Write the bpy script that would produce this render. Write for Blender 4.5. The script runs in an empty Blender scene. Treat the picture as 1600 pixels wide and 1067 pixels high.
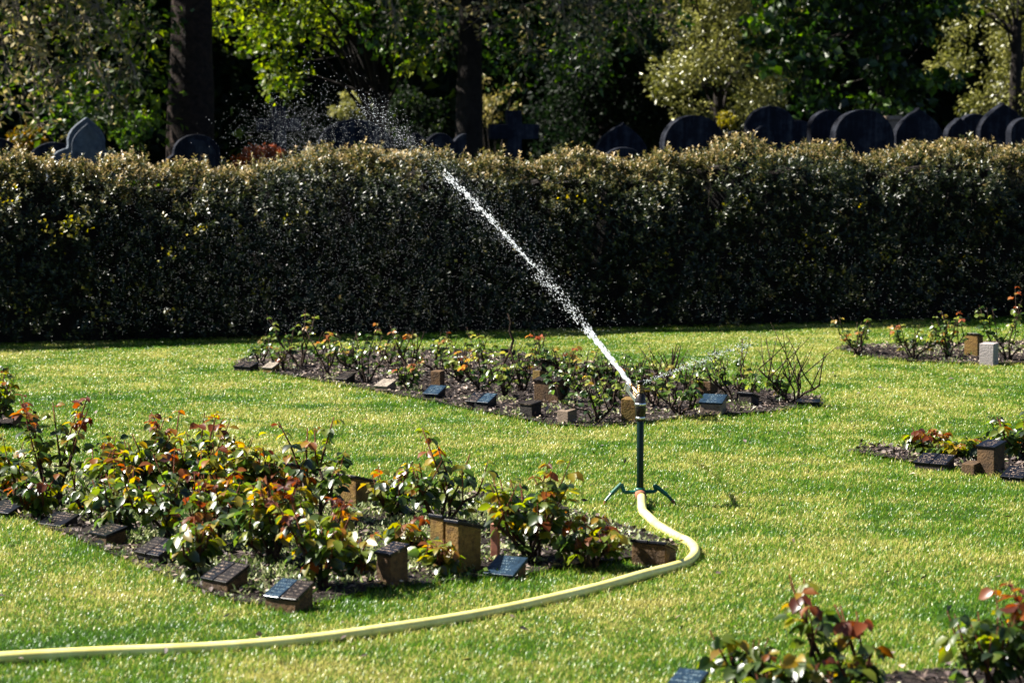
import bpy, math, random
import numpy as np
from mathutils import Vector, Matrix
R = math.radians
rng = np.random.default_rng(7)
random.seed(7)
scene = bpy.context.scene
COL = scene.collection

# ------------------------------------------------------------------ camera
F = 85 / 36 * 1600          # focal length in photo pixels
CAM_H = 1.65
HOR = 240.0                 # row of the horizon in the photo
PITCH = math.atan((533.5 - HOR) / F)
cam = bpy.data.cameras.new('camera'); cam_o = bpy.data.objects.new('camera', cam); COL.objects.link(cam_o)
cam.lens = 85; cam.sensor_width = 36; cam.clip_end = 2000
cam_o.location = (0, 0, CAM_H); cam_o.rotation_euler = (R(90) - PITCH, 0, 0)
cam.dof.use_dof = True; cam.dof.focus_distance = 13.0; cam.dof.aperture_fstop = 4.8
scene.camera = cam_o

def ray(px, py):
    u = (px - 800) / F; v = -(py - 533.5) / F
    c, s = math.cos(PITCH), math.sin(PITCH)
    return np.array([u, c + v * s, v * c - s])
def G(px, py, z=0.0):
    d = ray(px, py); t = (z - CAM_H) / d[2]
    return np.array([d[0] * t, d[1] * t, z])
def P(px, py, Y):
    d = ray(px, py); t = Y / d[1]
    return np.array([d[0] * t, Y, CAM_H + d[2] * t])
def scale_at(Y): return Y / F

# ------------------------------------------------------------------ light
AZ, EL = 77, 48
S = Vector((-math.sin(R(AZ)) * math.cos(R(EL)), math.cos(R(AZ)) * math.cos(R(EL)), math.sin(R(EL))))
sun = bpy.data.lights.new('sun', 'SUN'); sun.energy = 5.0; sun.angle = R(0.53); sun.color = (1, .95, .86)
so = bpy.data.objects.new('sun', sun); COL.objects.link(so); so.rotation_euler = S.to_track_quat('Z', 'Y').to_euler()
so.location = (-8, 10, 12)
w = bpy.data.worlds.new('World'); scene.world = w; w.use_nodes = True
nt = w.node_tree
sky = nt.nodes.new('ShaderNodeTexSky'); sky.sky_type = 'NISHITA'; sky.sun_disc = False
sky.air_density = .45; sky.dust_density = .2; sky.ozone_density = 2.0; sky.sun_elevation = R(EL); sky.sun_rotation = R(-AZ)
bg = nt.nodes['Background']; bg.inputs['Strength'].default_value = 0.05
nt.links.new(sky.outputs[0], bg.inputs[0])
scene.view_settings.view_transform = 'Standard'; scene.view_settings.look = 'None'
scene.view_settings.exposure = 1.88; scene.view_settings.gamma = 1
scene.cycles.max_bounces = 6; scene.cycles.diffuse_bounces = 2; scene.cycles.transmission_bounces = 4

# ------------------------------------------------------------------ materials
class NT:
    def __init__(s, name):
        s.m = bpy.data.materials.new(name); s.m.use_nodes = True
        s.t = s.m.node_tree; s.n = s.t.nodes; s.n.clear()
        s.out = s.n.new('ShaderNodeOutputMaterial')
    def new(s, typ, **kw):
        n = s.n.new(typ)
        for k, v in kw.items():
            if hasattr(n, k): setattr(n, k, v)
        return n
    def link(s, a, b): s.t.links.new(a, b)
    def ramp(s, fac, stops, interp='LINEAR'):
        r = s.new('ShaderNodeValToRGB'); r.color_ramp.interpolation = interp
        e = r.color_ramp.elements
        while len(e) < len(stops): e.new(.5)
        for q, (p, c) in zip(e, stops): q.position = p; q.color = (*c, 1) if len(c) == 3 else c
        s.link(fac, r.inputs[0]); return r.outputs[0]
    def noise(s, vec, scale, detail=4, rough=.55):
        n = s.new('ShaderNodeTexNoise'); n.inputs['Scale'].default_value = scale
        n.inputs['Detail'].default_value = detail; n.inputs['Roughness'].default_value = rough
        if vec is not None: s.link(vec, n.inputs['Vector'])
        return n.outputs[0]
    def math(s, op, a, b=None, c=None):
        n = s.new('ShaderNodeMath', operation=op)
        for i, x in enumerate((a, b, c)):
            if x is None: continue
            if isinstance(x, (int, float)): n.inputs[i].default_value = x
            else: s.link(x, n.inputs[i])
        return n.outputs[0]
    def mix(s, fac, a, b, mode='MIX'):
        n = s.new('ShaderNodeMix', data_type='RGBA', blend_type=mode)
        for i, x in ((0, fac), (6, a), (7, b)):
            if isinstance(x, (int, float)): n.inputs[i].default_value = x
            elif isinstance(x, tuple): n.inputs[i].default_value = (*x, 1)
            else: s.link(x, n.inputs[i])
        return n.outputs[2]
    def pbr(s, color, rough=.6, metal=0, spec=.5, bump=None, bump_d=.01, bump_s=1):
        p = s.new('ShaderNodeBsdfPrincipled')
        if isinstance(color, tuple): p.inputs['Base Color'].default_value = (*color, 1)
        else: s.link(color, p.inputs['Base Color'])
        if isinstance(rough, (int, float)): p.inputs['Roughness'].default_value = rough
        else: s.link(rough, p.inputs['Roughness'])
        p.inputs['Metallic'].default_value = metal; p.inputs['Specular IOR Level'].default_value = spec
        if bump is not None:
            b = s.new('ShaderNodeBump'); b.inputs['Distance'].default_value = bump_d; b.inputs['Strength'].default_value = bump_s
            s.link(bump, b.inputs['Height']); s.link(b.outputs[0], p.inputs['Normal'])
        return p.outputs[0]
    def leafy(s, color, rough, spec, trans, tcol=None):
        a = s.pbr(color, rough, 0, spec)
        t = s.new('ShaderNodeBsdfTranslucent'); s.link(tcol if tcol is not None else color, t.inputs[0])
        mx = s.new('ShaderNodeMixShader'); mx.inputs[0].default_value = trans
        s.link(a, mx.inputs[1]); s.link(t.outputs[0], mx.inputs[2]); return mx.outputs[0]
    def done(s, sh): s.link(sh, s.out.inputs['Surface']); return s.m
    def pos(s): return s.new('ShaderNodeNewGeometry').outputs['Position']
    def obj(s): return s.new('ShaderNodeTexCoord').outputs['Object']
    def island(s): return s.new('ShaderNodeNewGeometry').outputs['Random Per Island']
    def attr(s, nm):
        a = s.new('ShaderNodeAttribute'); a.attribute_name = nm; return a.outputs['Fac']

def leaf_material(name, stops, rough=.38, spec=.5, trans=.4, jitter=.25, tboost=1.6):
    """Leaf colour from the tint of each leaf (age, in places painted light), jittered leaf by leaf."""
    n = NT(name)
    t = n.math('ADD', n.attr('tint'), n.math('MULTIPLY', n.math('SUBTRACT', n.island(), .5), jitter))
    c = n.ramp(t, stops)
    v = n.math('ADD', .75, n.math('MULTIPLY', n.math('FRACT', n.math('MULTIPLY', n.island(), 17.3)), .5))
    hs = n.new('ShaderNodeHueSaturation'); n.link(c, hs.inputs['Color']); n.link(v, hs.inputs['Value'])
    hb = n.new('ShaderNodeHueSaturation'); n.link(hs.outputs[0], hb.inputs['Color']); hb.inputs['Value'].default_value = tboost; hb.inputs['Saturation'].default_value = 1.1
    return n.done(n.leafy(hs.outputs[0], rough, spec, trans, hb.outputs[0]))

M = {}
M['rose_leaf'] = leaf_material('rose_leaf', [(0, (.016, .032, .012)), (.25, (.048, .085, .013)), (.45, (.15, .18, .016)), (.6, (.23, .17, .012)),
                               (.74, (.23, .08, .012)), (.86, (.165, .042, .011)), (1, (.09, .022, .01))], .33, .75, .5, .4, 1.9)
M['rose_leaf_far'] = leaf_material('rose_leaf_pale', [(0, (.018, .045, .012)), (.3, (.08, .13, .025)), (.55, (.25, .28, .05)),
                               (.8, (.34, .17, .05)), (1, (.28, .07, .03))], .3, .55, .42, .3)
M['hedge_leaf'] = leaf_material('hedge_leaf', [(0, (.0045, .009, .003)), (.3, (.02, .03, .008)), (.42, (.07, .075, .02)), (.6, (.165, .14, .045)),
                               (.8, (.34, .235, .095)), (1, (.55, .44, .25))], .36, .38, .28, .22, 1.3)  # dark end paints the shaded face, pale end the young and sunlit tips
M['lime_leaf'] = leaf_material('lime_leaf', [(0, (.012, .03, .004)), (.5, (.06, .1, .01)), (1, (.22, .255, .025))], .45, .3, .5, .7, 1.6)
M['dark_leaf'] = leaf_material('dark_leaf', [(0, (.003, .007, .003)), (.6, (.009, .018, .004)), (.82, (.018, .034, .006)), (1, (.17, .23, .02))], .6, .15, .35, .5)  # bright last stop paints a few leaves as if sunlit
M['tan_leaf'] = leaf_material('young_tan_leaf', [(0, (.05, .07, .015)), (.5, (.24, .2, .055)), (1, (.55, .45, .24))], .45, .3, .35, .5, 1.2)
M['olive_leaf'] = leaf_material('olive_leaf', [(0, (.025, .032, .006)), (.5, (.13, .135, .026)), (1, (.38, .36, .12))], .35, .5, .3, .6, 1.2)
M['maple_leaf'] = leaf_material('maple_leaf', [(0, (.004, .011, .003)), (.6, (.016, .04, .006)), (1, (.12, .22, .016))], .4, .4, .4, .5)
M['orange_leaf'] = leaf_material('orange_leaf', [(0, (.05, .06, .01)), (.6, (.16, .09, .012)), (1, (.35, .17, .02))], .4, .4, .4, .7)
M['red_leaf'] = leaf_material('red_leaf', [(0, (.14, .04, .012)), (1, (.45, .09, .018))], .4, .4, .4, .7)
M['yellow_leaf'] = leaf_material('yellow_leaf', [(0, (.08, .09, .01)), (1, (.32, .25, .02))], .4, .4, .4, .7)
M['weed_leaf'] = leaf_material('weed_leaf', [(0, (.06, .1, .02)), (.5, (.22, .26, .1)), (1, (.46, .45, .25))], .4, .5, .35, .6, 1.2)

n = NT('litter'); c = n.ramp(n.island(), [(0, (.02, .012, .011)), (.4, (.06, .038, .034)), (.7, (.11, .075, .06)), (.9, (.22, .155, .11)), (1, (.4, .32, .24))])
M['litter'] = n.done(n.pbr(c, .7))

n = NT('grass_blade'); p = n.pos(); isl = n.island()
big = n.noise(p, .9, 3, .6); mid = n.noise(p, 3.2, 4, .6); fine = n.noise(p, 14, 2)
v = n.math('ADD', n.math('MULTIPLY', big, .8), n.math('MULTIPLY', mid, .66)); v = n.math('ADD', v, n.math('MULTIPLY', n.noise(p, .28, 2), .35))
v = n.math('ADD', v, n.math('MULTIPLY', n.math('SUBTRACT', isl, .5), .4))
v = n.math('ADD', v, n.math('MULTIPLY', n.math('SUBTRACT', fine, .5), .4))
c = n.ramp(v, [(.6, (.022, .095, .005)), (.8, (.085, .212, .006)), (.95, (.18, .295, .011)), (.985, (.31, .345, .025)), (1, (.5, .46, .12))])
M['grass'] = n.done(n.leafy(c, .36, .48, .42))

n = NT('lawn'); p = n.pos()
v = n.math('ADD', n.math('MULTIPLY', n.noise(p, .9, 3, .6), .55), n.math('MULTIPLY', n.noise(p, 3.2, 4, .6), .6))
c = n.ramp(v, [(.4, (.012, .034, .003)), (.6, (.035, .06, .006)), (.75, (.08, .08, .018))])
M['lawn'] = n.done(n.pbr(c, .9, 0, .1, n.noise(p, 90, 3), .02))
n = NT('soil'); p = n.pos()
c = n.ramp(n.noise(p, 45, 6, .7), [(.3, (.005, .004, .0035)), (.5, (.018, .013, .011)), (.68, (.055, .04, .034)), (.8, (.13, .1, .085))])
M['soil'] = n.done(n.pbr(c, .92, 0, .15, n.noise(p, 70, 5, .7), .02))
n = NT('forest_floor'); p = n.pos()
M['forest_floor'] = n.done(n.pbr(n.ramp(n.noise(p, 3, 5), [(.35, (.006, .008, .003)), (.7, (.02, .02, .008))]), .95, 0, .1))

def bark(name, a, b, sc=6):
    n = NT(name); p = n.obj()
    mp = n.new('ShaderNodeMapping'); mp.inputs['Scale'].default_value = (1, 1, 1.25 if name == 'bark' else .5); n.link(p, mp.inputs[0])
    f = n.noise(mp.outputs[0], sc * 2.2, 6, .7); g = n.noise(p, sc * .7, 4)
    c = n.ramp(n.math('ADD', n.math('MULTIPLY', f, .7), n.math('MULTIPLY', g, .3)), [(.35, a), (.62, b)])
    return n.done(n.pbr(c, .85, 0, .2, f, .12 if name == 'bark' else .05))
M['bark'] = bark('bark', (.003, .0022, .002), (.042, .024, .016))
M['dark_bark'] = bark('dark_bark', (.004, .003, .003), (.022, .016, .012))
M['cane'] = bark('rose_cane', (.022, .012, .009), (.085, .05, .03), 30)
M['red_cane'] = bark('young_cane', (.1, .03, .015), (.2, .07, .03), 30)
M['twig'] = bark('twig', (.1, .075, .055), (.3, .24, .18), 20)

def stone(name, a, b, moss=None, sc=30, rough=.85):
    n = NT(name); p = n.obj(); q = n.new('ShaderNodeObjectInfo').outputs['Random']
    vm = n.new('ShaderNodeVectorMath', operation='ADD'); n.link(p, vm.inputs[0]); n.link(q, vm.inputs[1])
    p = vm.outputs[0]
    c = n.ramp(n.noise(p, sc, 6, .7), [(.34, a), (.66, b)])
    c = n.mix(n.math('MULTIPLY', n.ramp(n.noise(p, sc * .25, 4), [(.45, (0, 0, 0)), (.62, (1, 1, 1))]), .6), c, moss if moss else a)
    return n.done(n.pbr(c, rough, 0, .3, n.noise(p, sc * 3, 4), .006))
M['moss_stone'] = stone('mossy_stone', (.06, .03, .007), (.21, .12, .026), (.1, .075, .012))
M['brown_stone'] = stone('brown_stone', (.03, .016, .007), (.125, .068, .026), (.018, .012, .006))
M['pale_stone'] = stone('pale_stone', (.12, .08, .055), (.27, .2, .15), (.08, .06, .04))
M['grey_stone'] = stone('grey_stone', (.22, .19, .18), (.36, .32, .3))
M['white_stone'] = stone('white_stone', (.6, .58, .55), (.78, .76, .72))
M['dark_stone'] = stone('dark_stone', (.008, .006, .005), (.035, .026, .018), (.004, .003, .003))
n = NT('gravestone'); p = n.obj()
mp = n.new('ShaderNodeMapping'); mp.inputs['Scale'].default_value = (6, 6, .7); n.link(p, mp.inputs[0])
q = n.new('ShaderNodeObjectInfo').outputs['Random']
vm = n.new('ShaderNodeVectorMath', operation='ADD'); n.link(mp.outputs[0], vm.inputs[0]); n.link(q, vm.inputs[1])
c = n.ramp(n.math('ADD', n.math('MULTIPLY', n.noise(vm.outputs[0], 1.6, 5, .65), .6), n.math('MULTIPLY', n.noise(p, 9, 4), .4)),
           [(.36, (.002, .0028, .0055)), (.5, (.0045, .0058, .011)), (.6, (.018, .021, .03)), (.72, (.055, .06, .062))])
M['gravestone'] = n.done(n.pbr(c, .8, 0, .12, n.noise(p, 60, 4), .01))
M['lit_gravestone'] = stone('lit_gravestone', (.025, .032, .045), (.08, .1, .125), (.05, .055, .06), 14)  # lighter copy of the gravestone colour, light on the face painted in
n = NT('wood_stake'); p = n.obj()
M['stake'] = n.done(n.pbr(n.ramp(n.noise(p, 25, 5), [(.35, (.22, .07, .04)), (.65, (.42, .17, .1))]), .7))

def plaque(name, base, ink, ink2=None, rough=.3):
    """Slab engraved with rows of small worn lettering (too small to read in the photo)."""
    n = NT(name); p = n.obj()
    sx = n.new('ShaderNodeSeparateXYZ'); n.link(p, sx.inputs[0]); x, y = sx.outputs[0], sx.outputs[1]
    rnd = n.new('ShaderNodeObjectInfo').outputs['Random']
    row = n.math('MULTIPLY', y, 52); fr = n.math('FRACT', n.math('ADD', row, 50)); rid = n.math('FLOOR', row)
    comb = n.new('ShaderNodeCombineXYZ'); n.link(n.math('MULTIPLY', x, 260), comb.inputs[0])
    n.link(n.math('MULTIPLY', row, 1.3), comb.inputs[1]); n.link(n.math('MULTIPLY', rnd, 90), comb.inputs[2])
    ns = n.noise(comb.outputs[0], 1, 1)
    ink_on = n.math('GREATER_THAN', ns, .555)
    band = n.math('MULTIPLY', n.math('GREATER_THAN', fr, .3), n.math('LESS_THAN', fr, .78))
    c2 = n.new('ShaderNodeCombineXYZ'); n.link(rid, c2.inputs[0]); n.link(n.math('MULTIPLY', rnd, 40), c2.inputs[1])
    wn = n.new('ShaderNodeTexWhiteNoise'); n.link(c2.outputs[0], wn.inputs[0])
    half = n.math('ADD', .018, n.math('MULTIPLY', wn.outputs[0], .034))
    inx = n.math('LESS_THAN', n.math('ABSOLUTE', x), half)
    f = n.math('MULTIPLY', n.math('MULTIPLY', ink_on, band), inx)
    bcol = n.ramp(n.noise(p, 60, 5), [(.35, base), (.7, tuple(min(1, k * 2.4) for k in base))])
    return n.done(n.pbr(n.mix(f, bcol, ink), rough, 0, .16, f, -.001))
M['plaque_black'] = plaque('black_plaque', (.003, .0034, .005), (.2, .15, .115))
M['plaque_blue'] = plaque('slate_blue_plaque', (.008, .016, .026), (.10, .14, .16), rough=.25)
M['plaque_brown'] = plaque('brown_plaque', (.0065, .005, .0045), (.12, .095, .075), rough=.35)
M['plaque_pale'] = plaque('pale_plaque', (.12, .1, .08), (.03, .026, .022), rough=.6)

n = NT('green_paint'); p = n.obj()
M['green_paint'] = n.done(n.pbr(n.mix(n.ramp(n.noise(p, 60, 4), [(.62, (0, 0, 0)), (.7, (1, 1, 1))]), (.0006, .011, .006), (.008, .005, .003)), .35, 0, .22))
n = NT('base_paint'); M['base_paint'] = n.done(n.pbr(n.ramp(n.noise(n.obj(), 50, 4), [(.4, (.003, .07, .045)), (.75, (.008, .12, .085))]), .35, 0, .4))
n = NT('black_metal'); M['black_metal'] = n.done(n.pbr(n.ramp(n.noise(n.obj(), 90, 4), [(.4, (.008, .007, .006)), (.7, (.045, .034, .026))]), .35, .3, .5))
n = NT('brass'); M['brass'] = n.done(n.pbr(n.ramp(n.noise(n.obj(), 90, 4), [(.35, (.3, .17, .06)), (.7, (.7, .48, .22))]), .3, 1, .5))
n = NT('steel'); M['steel'] = n.done(n.pbr((.7, .7, .7), .3, 1))
n = NT('rust'); M['rust'] = n.done(n.pbr(n.ramp(n.noise(n.obj(), 120, 4), [(.35, (.12, .035, .015)), (.7, (.32, .12, .05))]), .8))
n = NT('hose'); p = n.obj()
M['hose'] = n.done(n.pbr(n.ramp(n.noise(p, 7, 6, .7), [(.35, (.66, .56, .15)), (.65, (.87, .8, .3))]), .38, 0, .5))
n = NT('water'); a = n.pbr((.93, .95, .97), .12, 0, .6)
t = n.new('ShaderNodeBsdfTranslucent'); t.inputs[0].default_value = (.95, .97, 1, 1)
mx = n.new('ShaderNodeMixShader'); mx.inputs[0].default_value = .5; n.link(a, mx.inputs[1]); n.link(t.outputs[0], mx.inputs[2])
tr = n.new('ShaderNodeBsdfTransparent'); mw = n.new('ShaderNodeMixShader'); mw.inputs[0].default_value = .34; n.link(tr.outputs[0], mw.inputs[1]); n.link(mx.outputs[0], mw.inputs[2])
M['water'] = n.done(mw.outputs[0])
n = NT('mist_water')
tr = n.new('ShaderNodeBsdfTransparent'); mx2 = n.new('ShaderNodeMixShader'); mx2.inputs[0].default_value = .36
a = n.pbr((.93, .95, .97), .12, 0, .6)
t = n.new('ShaderNodeBsdfTranslucent'); t.inputs[0].default_value = (.9, .95, 1, 1)
mx = n.new('ShaderNodeMixShader'); mx.inputs[0].default_value = .5; n.link(a, mx.inputs[1]); n.link(t.outputs[0], mx.inputs[2])
n.link(tr.outputs[0], mx2.inputs[1]); n.link(mx.outputs[0], mx2.inputs[2])
M['mist'] = n.done(mx2.outputs[0])

# ------------------------------------------------------------------ object helpers
def props(o, label=None, cat=None, group=None, kind=None):
    if label: o['label'] = label
    if cat: o['category'] = cat
    if group: o['group'] = group
    if kind: o['kind'] = kind
    return o
def link(name, me, mats, parent=None, smooth=False):
    for m in (mats if isinstance(mats, (list, tuple)) else [mats]): me.materials.append(m)
    if smooth: me.polygons.foreach_set('use_smooth', np.ones(len(me.polygons), dtype=bool))
    o = bpy.data.objects.new(name, me); COL.objects.link(o)
    if parent is not None: o.parent = parent
    return o
def empty(name, loc, rz, label, cat, group=None):
    o = bpy.data.objects.new(name, None); COL.objects.link(o); o.empty_display_size = .1
    o.location = Vector([float(q) for q in loc]); o.rotation_euler = (0, 0, R(rz)); return props(o, label, cat, group)
def np_mesh(name, V, polys, tint=None):
    """V (n,3); polys: list of (m,k) index arrays; tint: list of (m,) arrays"""
    me = bpy.data.meshes.new(name)
    V = np.asarray(V, np.float32)
    me.vertices.add(len(V)); me.vertices.foreach_set('co', V.ravel())
    loops = np.concatenate([q.ravel() for q in polys]).astype(np.int32)
    tot = np.concatenate([np.full(len(q), q.shape[1], np.int32) for q in polys])
    st = np.concatenate([[0], np.cumsum(tot)[:-1]]).astype(np.int32)
    me.loops.add(len(loops)); me.loops.foreach_set('vertex_index', loops)
    me.polygons.add(len(tot)); me.polygons.foreach_set('loop_start', st)
    if tint is not None:
        at = me.attributes.new('tint', 'FLOAT', 'FACE'); at.data.foreach_set('value', np.concatenate(tint).astype(np.float32))
    me.update(calc_edges=True); me.validate(); return me
class MB:
    def __init__(s): s.v = []; s.f = []
    def add(s, vs, fs):
        b = len(s.v); s.v += [tuple(float(q) for q in v) for v in vs]; s.f += [tuple(b + i for i in f) for f in fs]
    def box(s, c, h, rot=None):
        vs = [Vector((x * h[0], y * h[1], z * h[2])) for x in (-1, 1) for y in (-1, 1) for z in (-1, 1)]
        if rot is not None: vs = [rot @ v for v in vs]
        s.add([v + Vector(c) for v in vs], [(0, 1, 3, 2), (4, 6, 7, 5), (0, 4, 5, 1), (2, 3, 7, 6), (0, 2, 6, 4), (1, 5, 7, 3)])
    def tube(s, pts, rad, k=6, cap=True):
        pts = [np.array(p, float) for p in pts]; n_ = len(pts)
        if not isinstance(rad, (list, tuple, np.ndarray)): rad = [rad] * n_
        vs = []; up = np.array([.31, .17, .93])
        for i in range(n_):
            t = pts[min(i + 1, n_ - 1)] - pts[max(i - 1, 0)]; t = t / (np.linalg.norm(t) + 1e-9)
            a = np.cross(t, up)
            if np.linalg.norm(a) < .15: a = np.cross(t, [1, 0, 0])
            a /= np.linalg.norm(a); b = np.cross(t, a)
            for j in range(k):
                q = 2 * math.pi * j / k
                vs.append(pts[i] + rad[i] * (a * math.cos(q) + b * math.sin(q)))
        fs = [(i * k + j, i * k + (j + 1) % k, (i + 1) * k + (j + 1) % k, (i + 1) * k + j) for i in range(n_ - 1) for j in range(k)]
        if cap: fs += [tuple(range(k - 1, -1, -1)), tuple((n_ - 1) * k + j for j in range(k))]
        s.add(vs, fs)
    def lathe(s, prof, c=(0, 0, 0), k=20, rot=None):
        """prof: (r, z) along local z"""
        vs = []
        for r, z in prof:
            for j in range(k):
                q = 2 * math.pi * j / k; v = Vector((r * math.cos(q), r * math.sin(q), z))
                if rot is not None: v = rot @ v
                vs.append(v + Vector(c))
        m = len(prof)
        fs = [(i * k + j, i * k + (j + 1) % k, (i + 1) * k + (j + 1) % k, (i + 1) * k + j) for i in range(m - 1) for j in range(k)]
        fs += [tuple(range(k - 1, -1, -1)), tuple((m - 1) * k + j for j in range(k))]
        s.add(vs, fs)
    def build(s, name, mat, parent=None, smooth=False, bevel=0):
        me = bpy.data.meshes.new(name); me.from_pydata(s.v, [], s.f); me.update()
        o = link(name, me, mat, parent, smooth)
        if bevel:
            b = o.modifiers.new('bevel', 'BEVEL'); b.width = bevel; b.segments = 2; b.limit_method = 'ANGLE'
        return o

def unit(a): return a / (np.linalg.norm(a, axis=-1, keepdims=True) + 1e-9)
def leaves_geo(Pt, D, N, L, W, detail=1, droop=.15, fold=.18):
    """n leaves: base point, axis, normal, length, width -> verts and polygon index arrays"""
    D = unit(D); N = unit(N - (N * D).sum(1, keepdims=True) * D); X = np.cross(D, N)
    L = L[:, None]; W = W[:, None]; n_ = len(Pt)
    def pt(t, sx, up): return Pt + D * (t * L) + X * (sx * W * .5) + N * (up * W - droop * t * t * L)
    if detail == 0:
        vs = np.stack([pt(0, 0, 0), pt(.45, 1, fold), pt(1, 0, 0), pt(.45, -1, fold)], 1)
        b = (np.arange(n_) * 4)[:, None]
        return vs.reshape(-1, 3), [np.concatenate([b + np.array([[0, 1, 2]]), b + np.array([[0, 2, 3]])], 0)], 2
    vs = np.stack([pt(0, 0, 0), pt(.27, .86, fold * .8), pt(.27, 0, 0), pt(.27, -.86, fold * .8),
                   pt(.64, .84, fold), pt(.64, 0, 0), pt(.64, -.84, fold), pt(1, 0, 0)], 1)
    b = (np.arange(n_) * 8)[:, None]
    tri = np.concatenate([b + np.array([q]) for q in ([0, 1, 2], [0, 2, 3], [4, 7, 5], [5, 7, 6])], 0)
    quad = np.concatenate([b + np.array([q]) for q in ([1, 4, 5, 2], [2, 5, 6, 3])], 0)
    return vs.reshape(-1, 3), [tri, quad], None
def leaf_mesh(name, Pt, D, N, L, W, tint, detail=1, droop=.15, fold=.18):
    V, polys, _ = leaves_geo(Pt, D, N, L, W, detail, droop, fold)
    return np_mesh(name, V, polys, [np.tile(tint, len(q) // len(Pt)) for q in polys])
def rand_dirs(n_, r=None):
    r = r or rng
    return unit(r.normal(size=(n_, 3)))
def inside(poly, X, Y):
    poly = np.asarray(poly); res = np.zeros(X.shape, bool); j = len(poly) - 1
    for i in range(len(poly)):
        xi, yi = poly[i]; xj, yj = poly[j]
        c_ = ((yi > Y) != (yj > Y)) & (X < (xj - xi) * (Y - yi) / (yj - yi + 1e-12) + xi)
        res ^= c_; j = i
    return res
def edge_dist(poly, X, Y):
    poly = np.asarray(poly); d = np.full(X.shape, 1e9)
    for i in range(len(poly)):
        a = poly[i - 1]; b = poly[i]; e = b - a
        t = np.clip(((X - a[0]) * e[0] + (Y - a[1]) * e[1]) / (e @ e), 0, 1)
        d = np.minimum(d, np.hypot(X - a[0] - t * e[0], Y - a[1] - t * e[1]))
    return d
def catmull(pts, m=8):
    pts = [np.array(p, float) for p in pts]; out = []
    pp = [2 * pts[0] - pts[1]] + pts + [2 * pts[-1] - pts[-2]]
    for i in range(1, len(pp) - 2):
        a, b, c, d = pp[i - 1:i + 3]
        for k in range(m):
            t = k / m
            out.append(.5 * (2 * b + (c - a) * t + (2 * a - 5 * b + 4 * c - d) * t * t + (3 * b - a - 3 * c + d) * t ** 3))
    out.append(pts[-1]); return out

# ------------------------------------------------------------------ ground
gm = MB(); gm.add([(-400, -40, 0), (400, -40, 0), (400, 900, 0), (-400, 900, 0)], [(0, 1, 2, 3)])
props(gm.build('lawn', M['lawn']), kind='structure')
gm = MB(); gm.add([(-200, 25.4, .004), (200, 25.4, .004), (200, 500, .004), (-200, 500, .004)], [(0, 1, 2, 3)])
props(gm.build('churchyard_ground', M['forest_floor']), kind='structure')

BEDS = {
 'front': [(-200, 730), (0, 738), (150, 728), (300, 722), (440, 728), (540, 748), (640, 765), (760, 775), (860, 790), (940, 815), (1010, 838), (1062, 858),
           (1045, 872), (960, 882), (880, 892), (800, 902), (700, 912), (600, 924), (500, 946), (420, 952), (360, 942), (320, 927), (260, 905), (200, 880),
           (130, 850), (60, 824), (0, 797), (-200, 765)],
 'back': [(362, 570), (400, 556), (480, 549), (600, 548), (720, 550), (820, 556), (920, 567), (1010, 580), (1100, 597), (1190, 612), (1284, 624), (1284, 634),
          (1200, 647), (1100, 654), (1000, 664), (930, 670), (860, 667), (800, 656), (700, 636), (600, 616), (520, 602), (430, 586)],
 'right_far': [(1303, 548), (1325, 541), (1400, 541), (1500, 538), (1650, 534), (1650, 569), (1530, 571), (1420, 567), (1365, 560)],
 'right_mid': [(1328, 708), (1345, 701), (1430, 704), (1520, 698), (1660, 685), (1660, 757), (1570, 746), (1500, 738), (1420, 726)],
 'right_near': [(1140, 1090), (1235, 1078), (1350, 1064), (1480, 1052), (1680, 1040), (1720, 1180), (1200, 1180)],
 'left': [(-140, 640), (0, 645), (62, 656), (40, 667), (-140, 674)],
}
BW = {k: np.array([G(*q)[:2] for q in v]) for k, v in BEDS.items()}

def soil(key, step):
    poly = BW[key]; (x0, y0), (x1, y1) = poly.min(0) - .05, poly.max(0) + .05
    nx, ny = int((x1 - x0) / step) + 2, int((y1 - y0) / step) + 2
    X, Y = np.meshgrid(x0 + np.arange(nx) * step, y0 + np.arange(ny) * step)
    h = np.zeros(X.shape)
    r = np.random.default_rng(5)
    for sc, amp in ((.35, .012), (.12, .008), (.05, .006)):
        gx, gy = int((x1 - x0) / sc) + 3, int((y1 - y0) / sc) + 3
        g = r.random((gy, gx)); fx, fy = (X - x0) / sc, (Y - y0) / sc; ix, iy = fx.astype(int), fy.astype(int)
        a, b = fx - ix, fy - iy
        h += amp * ((g[iy, ix] * (1 - a) + g[iy, ix + 1] * a) * (1 - b) + (g[iy + 1, ix] * (1 - a) + g[iy + 1, ix + 1] * a) * b)
    V = np.stack([X, Y, .006 + h], -1).reshape(-1, 3)
    q = (np.arange(ny - 1)[:, None] * nx + np.arange(nx - 1)[None]).ravel()
    cx, cy = X[:-1, :-1].ravel() + step / 2, Y[:-1, :-1].ravel() + step / 2
    q = q[inside(poly, cx, cy)]
    props(link('flower_bed_soil', np_mesh('soil', V, [np.stack([q, q + 1, q + 1 + nx, q + nx], 1)]), M['soil'], None, True), kind='structure')
for k in BW: soil(k, .03)

def scatter(key, n_):
    poly = BW[key]; lo, hi = poly.min(0), poly.max(0); out = np.zeros((0, 2))
    while len(out) < n_:
        p = lo + rng.random((n_ * 2, 2)) * (hi - lo); out = np.concatenate([out, p[inside(poly, p[:, 0], p[:, 1])]])
    return out[:n_]
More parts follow.
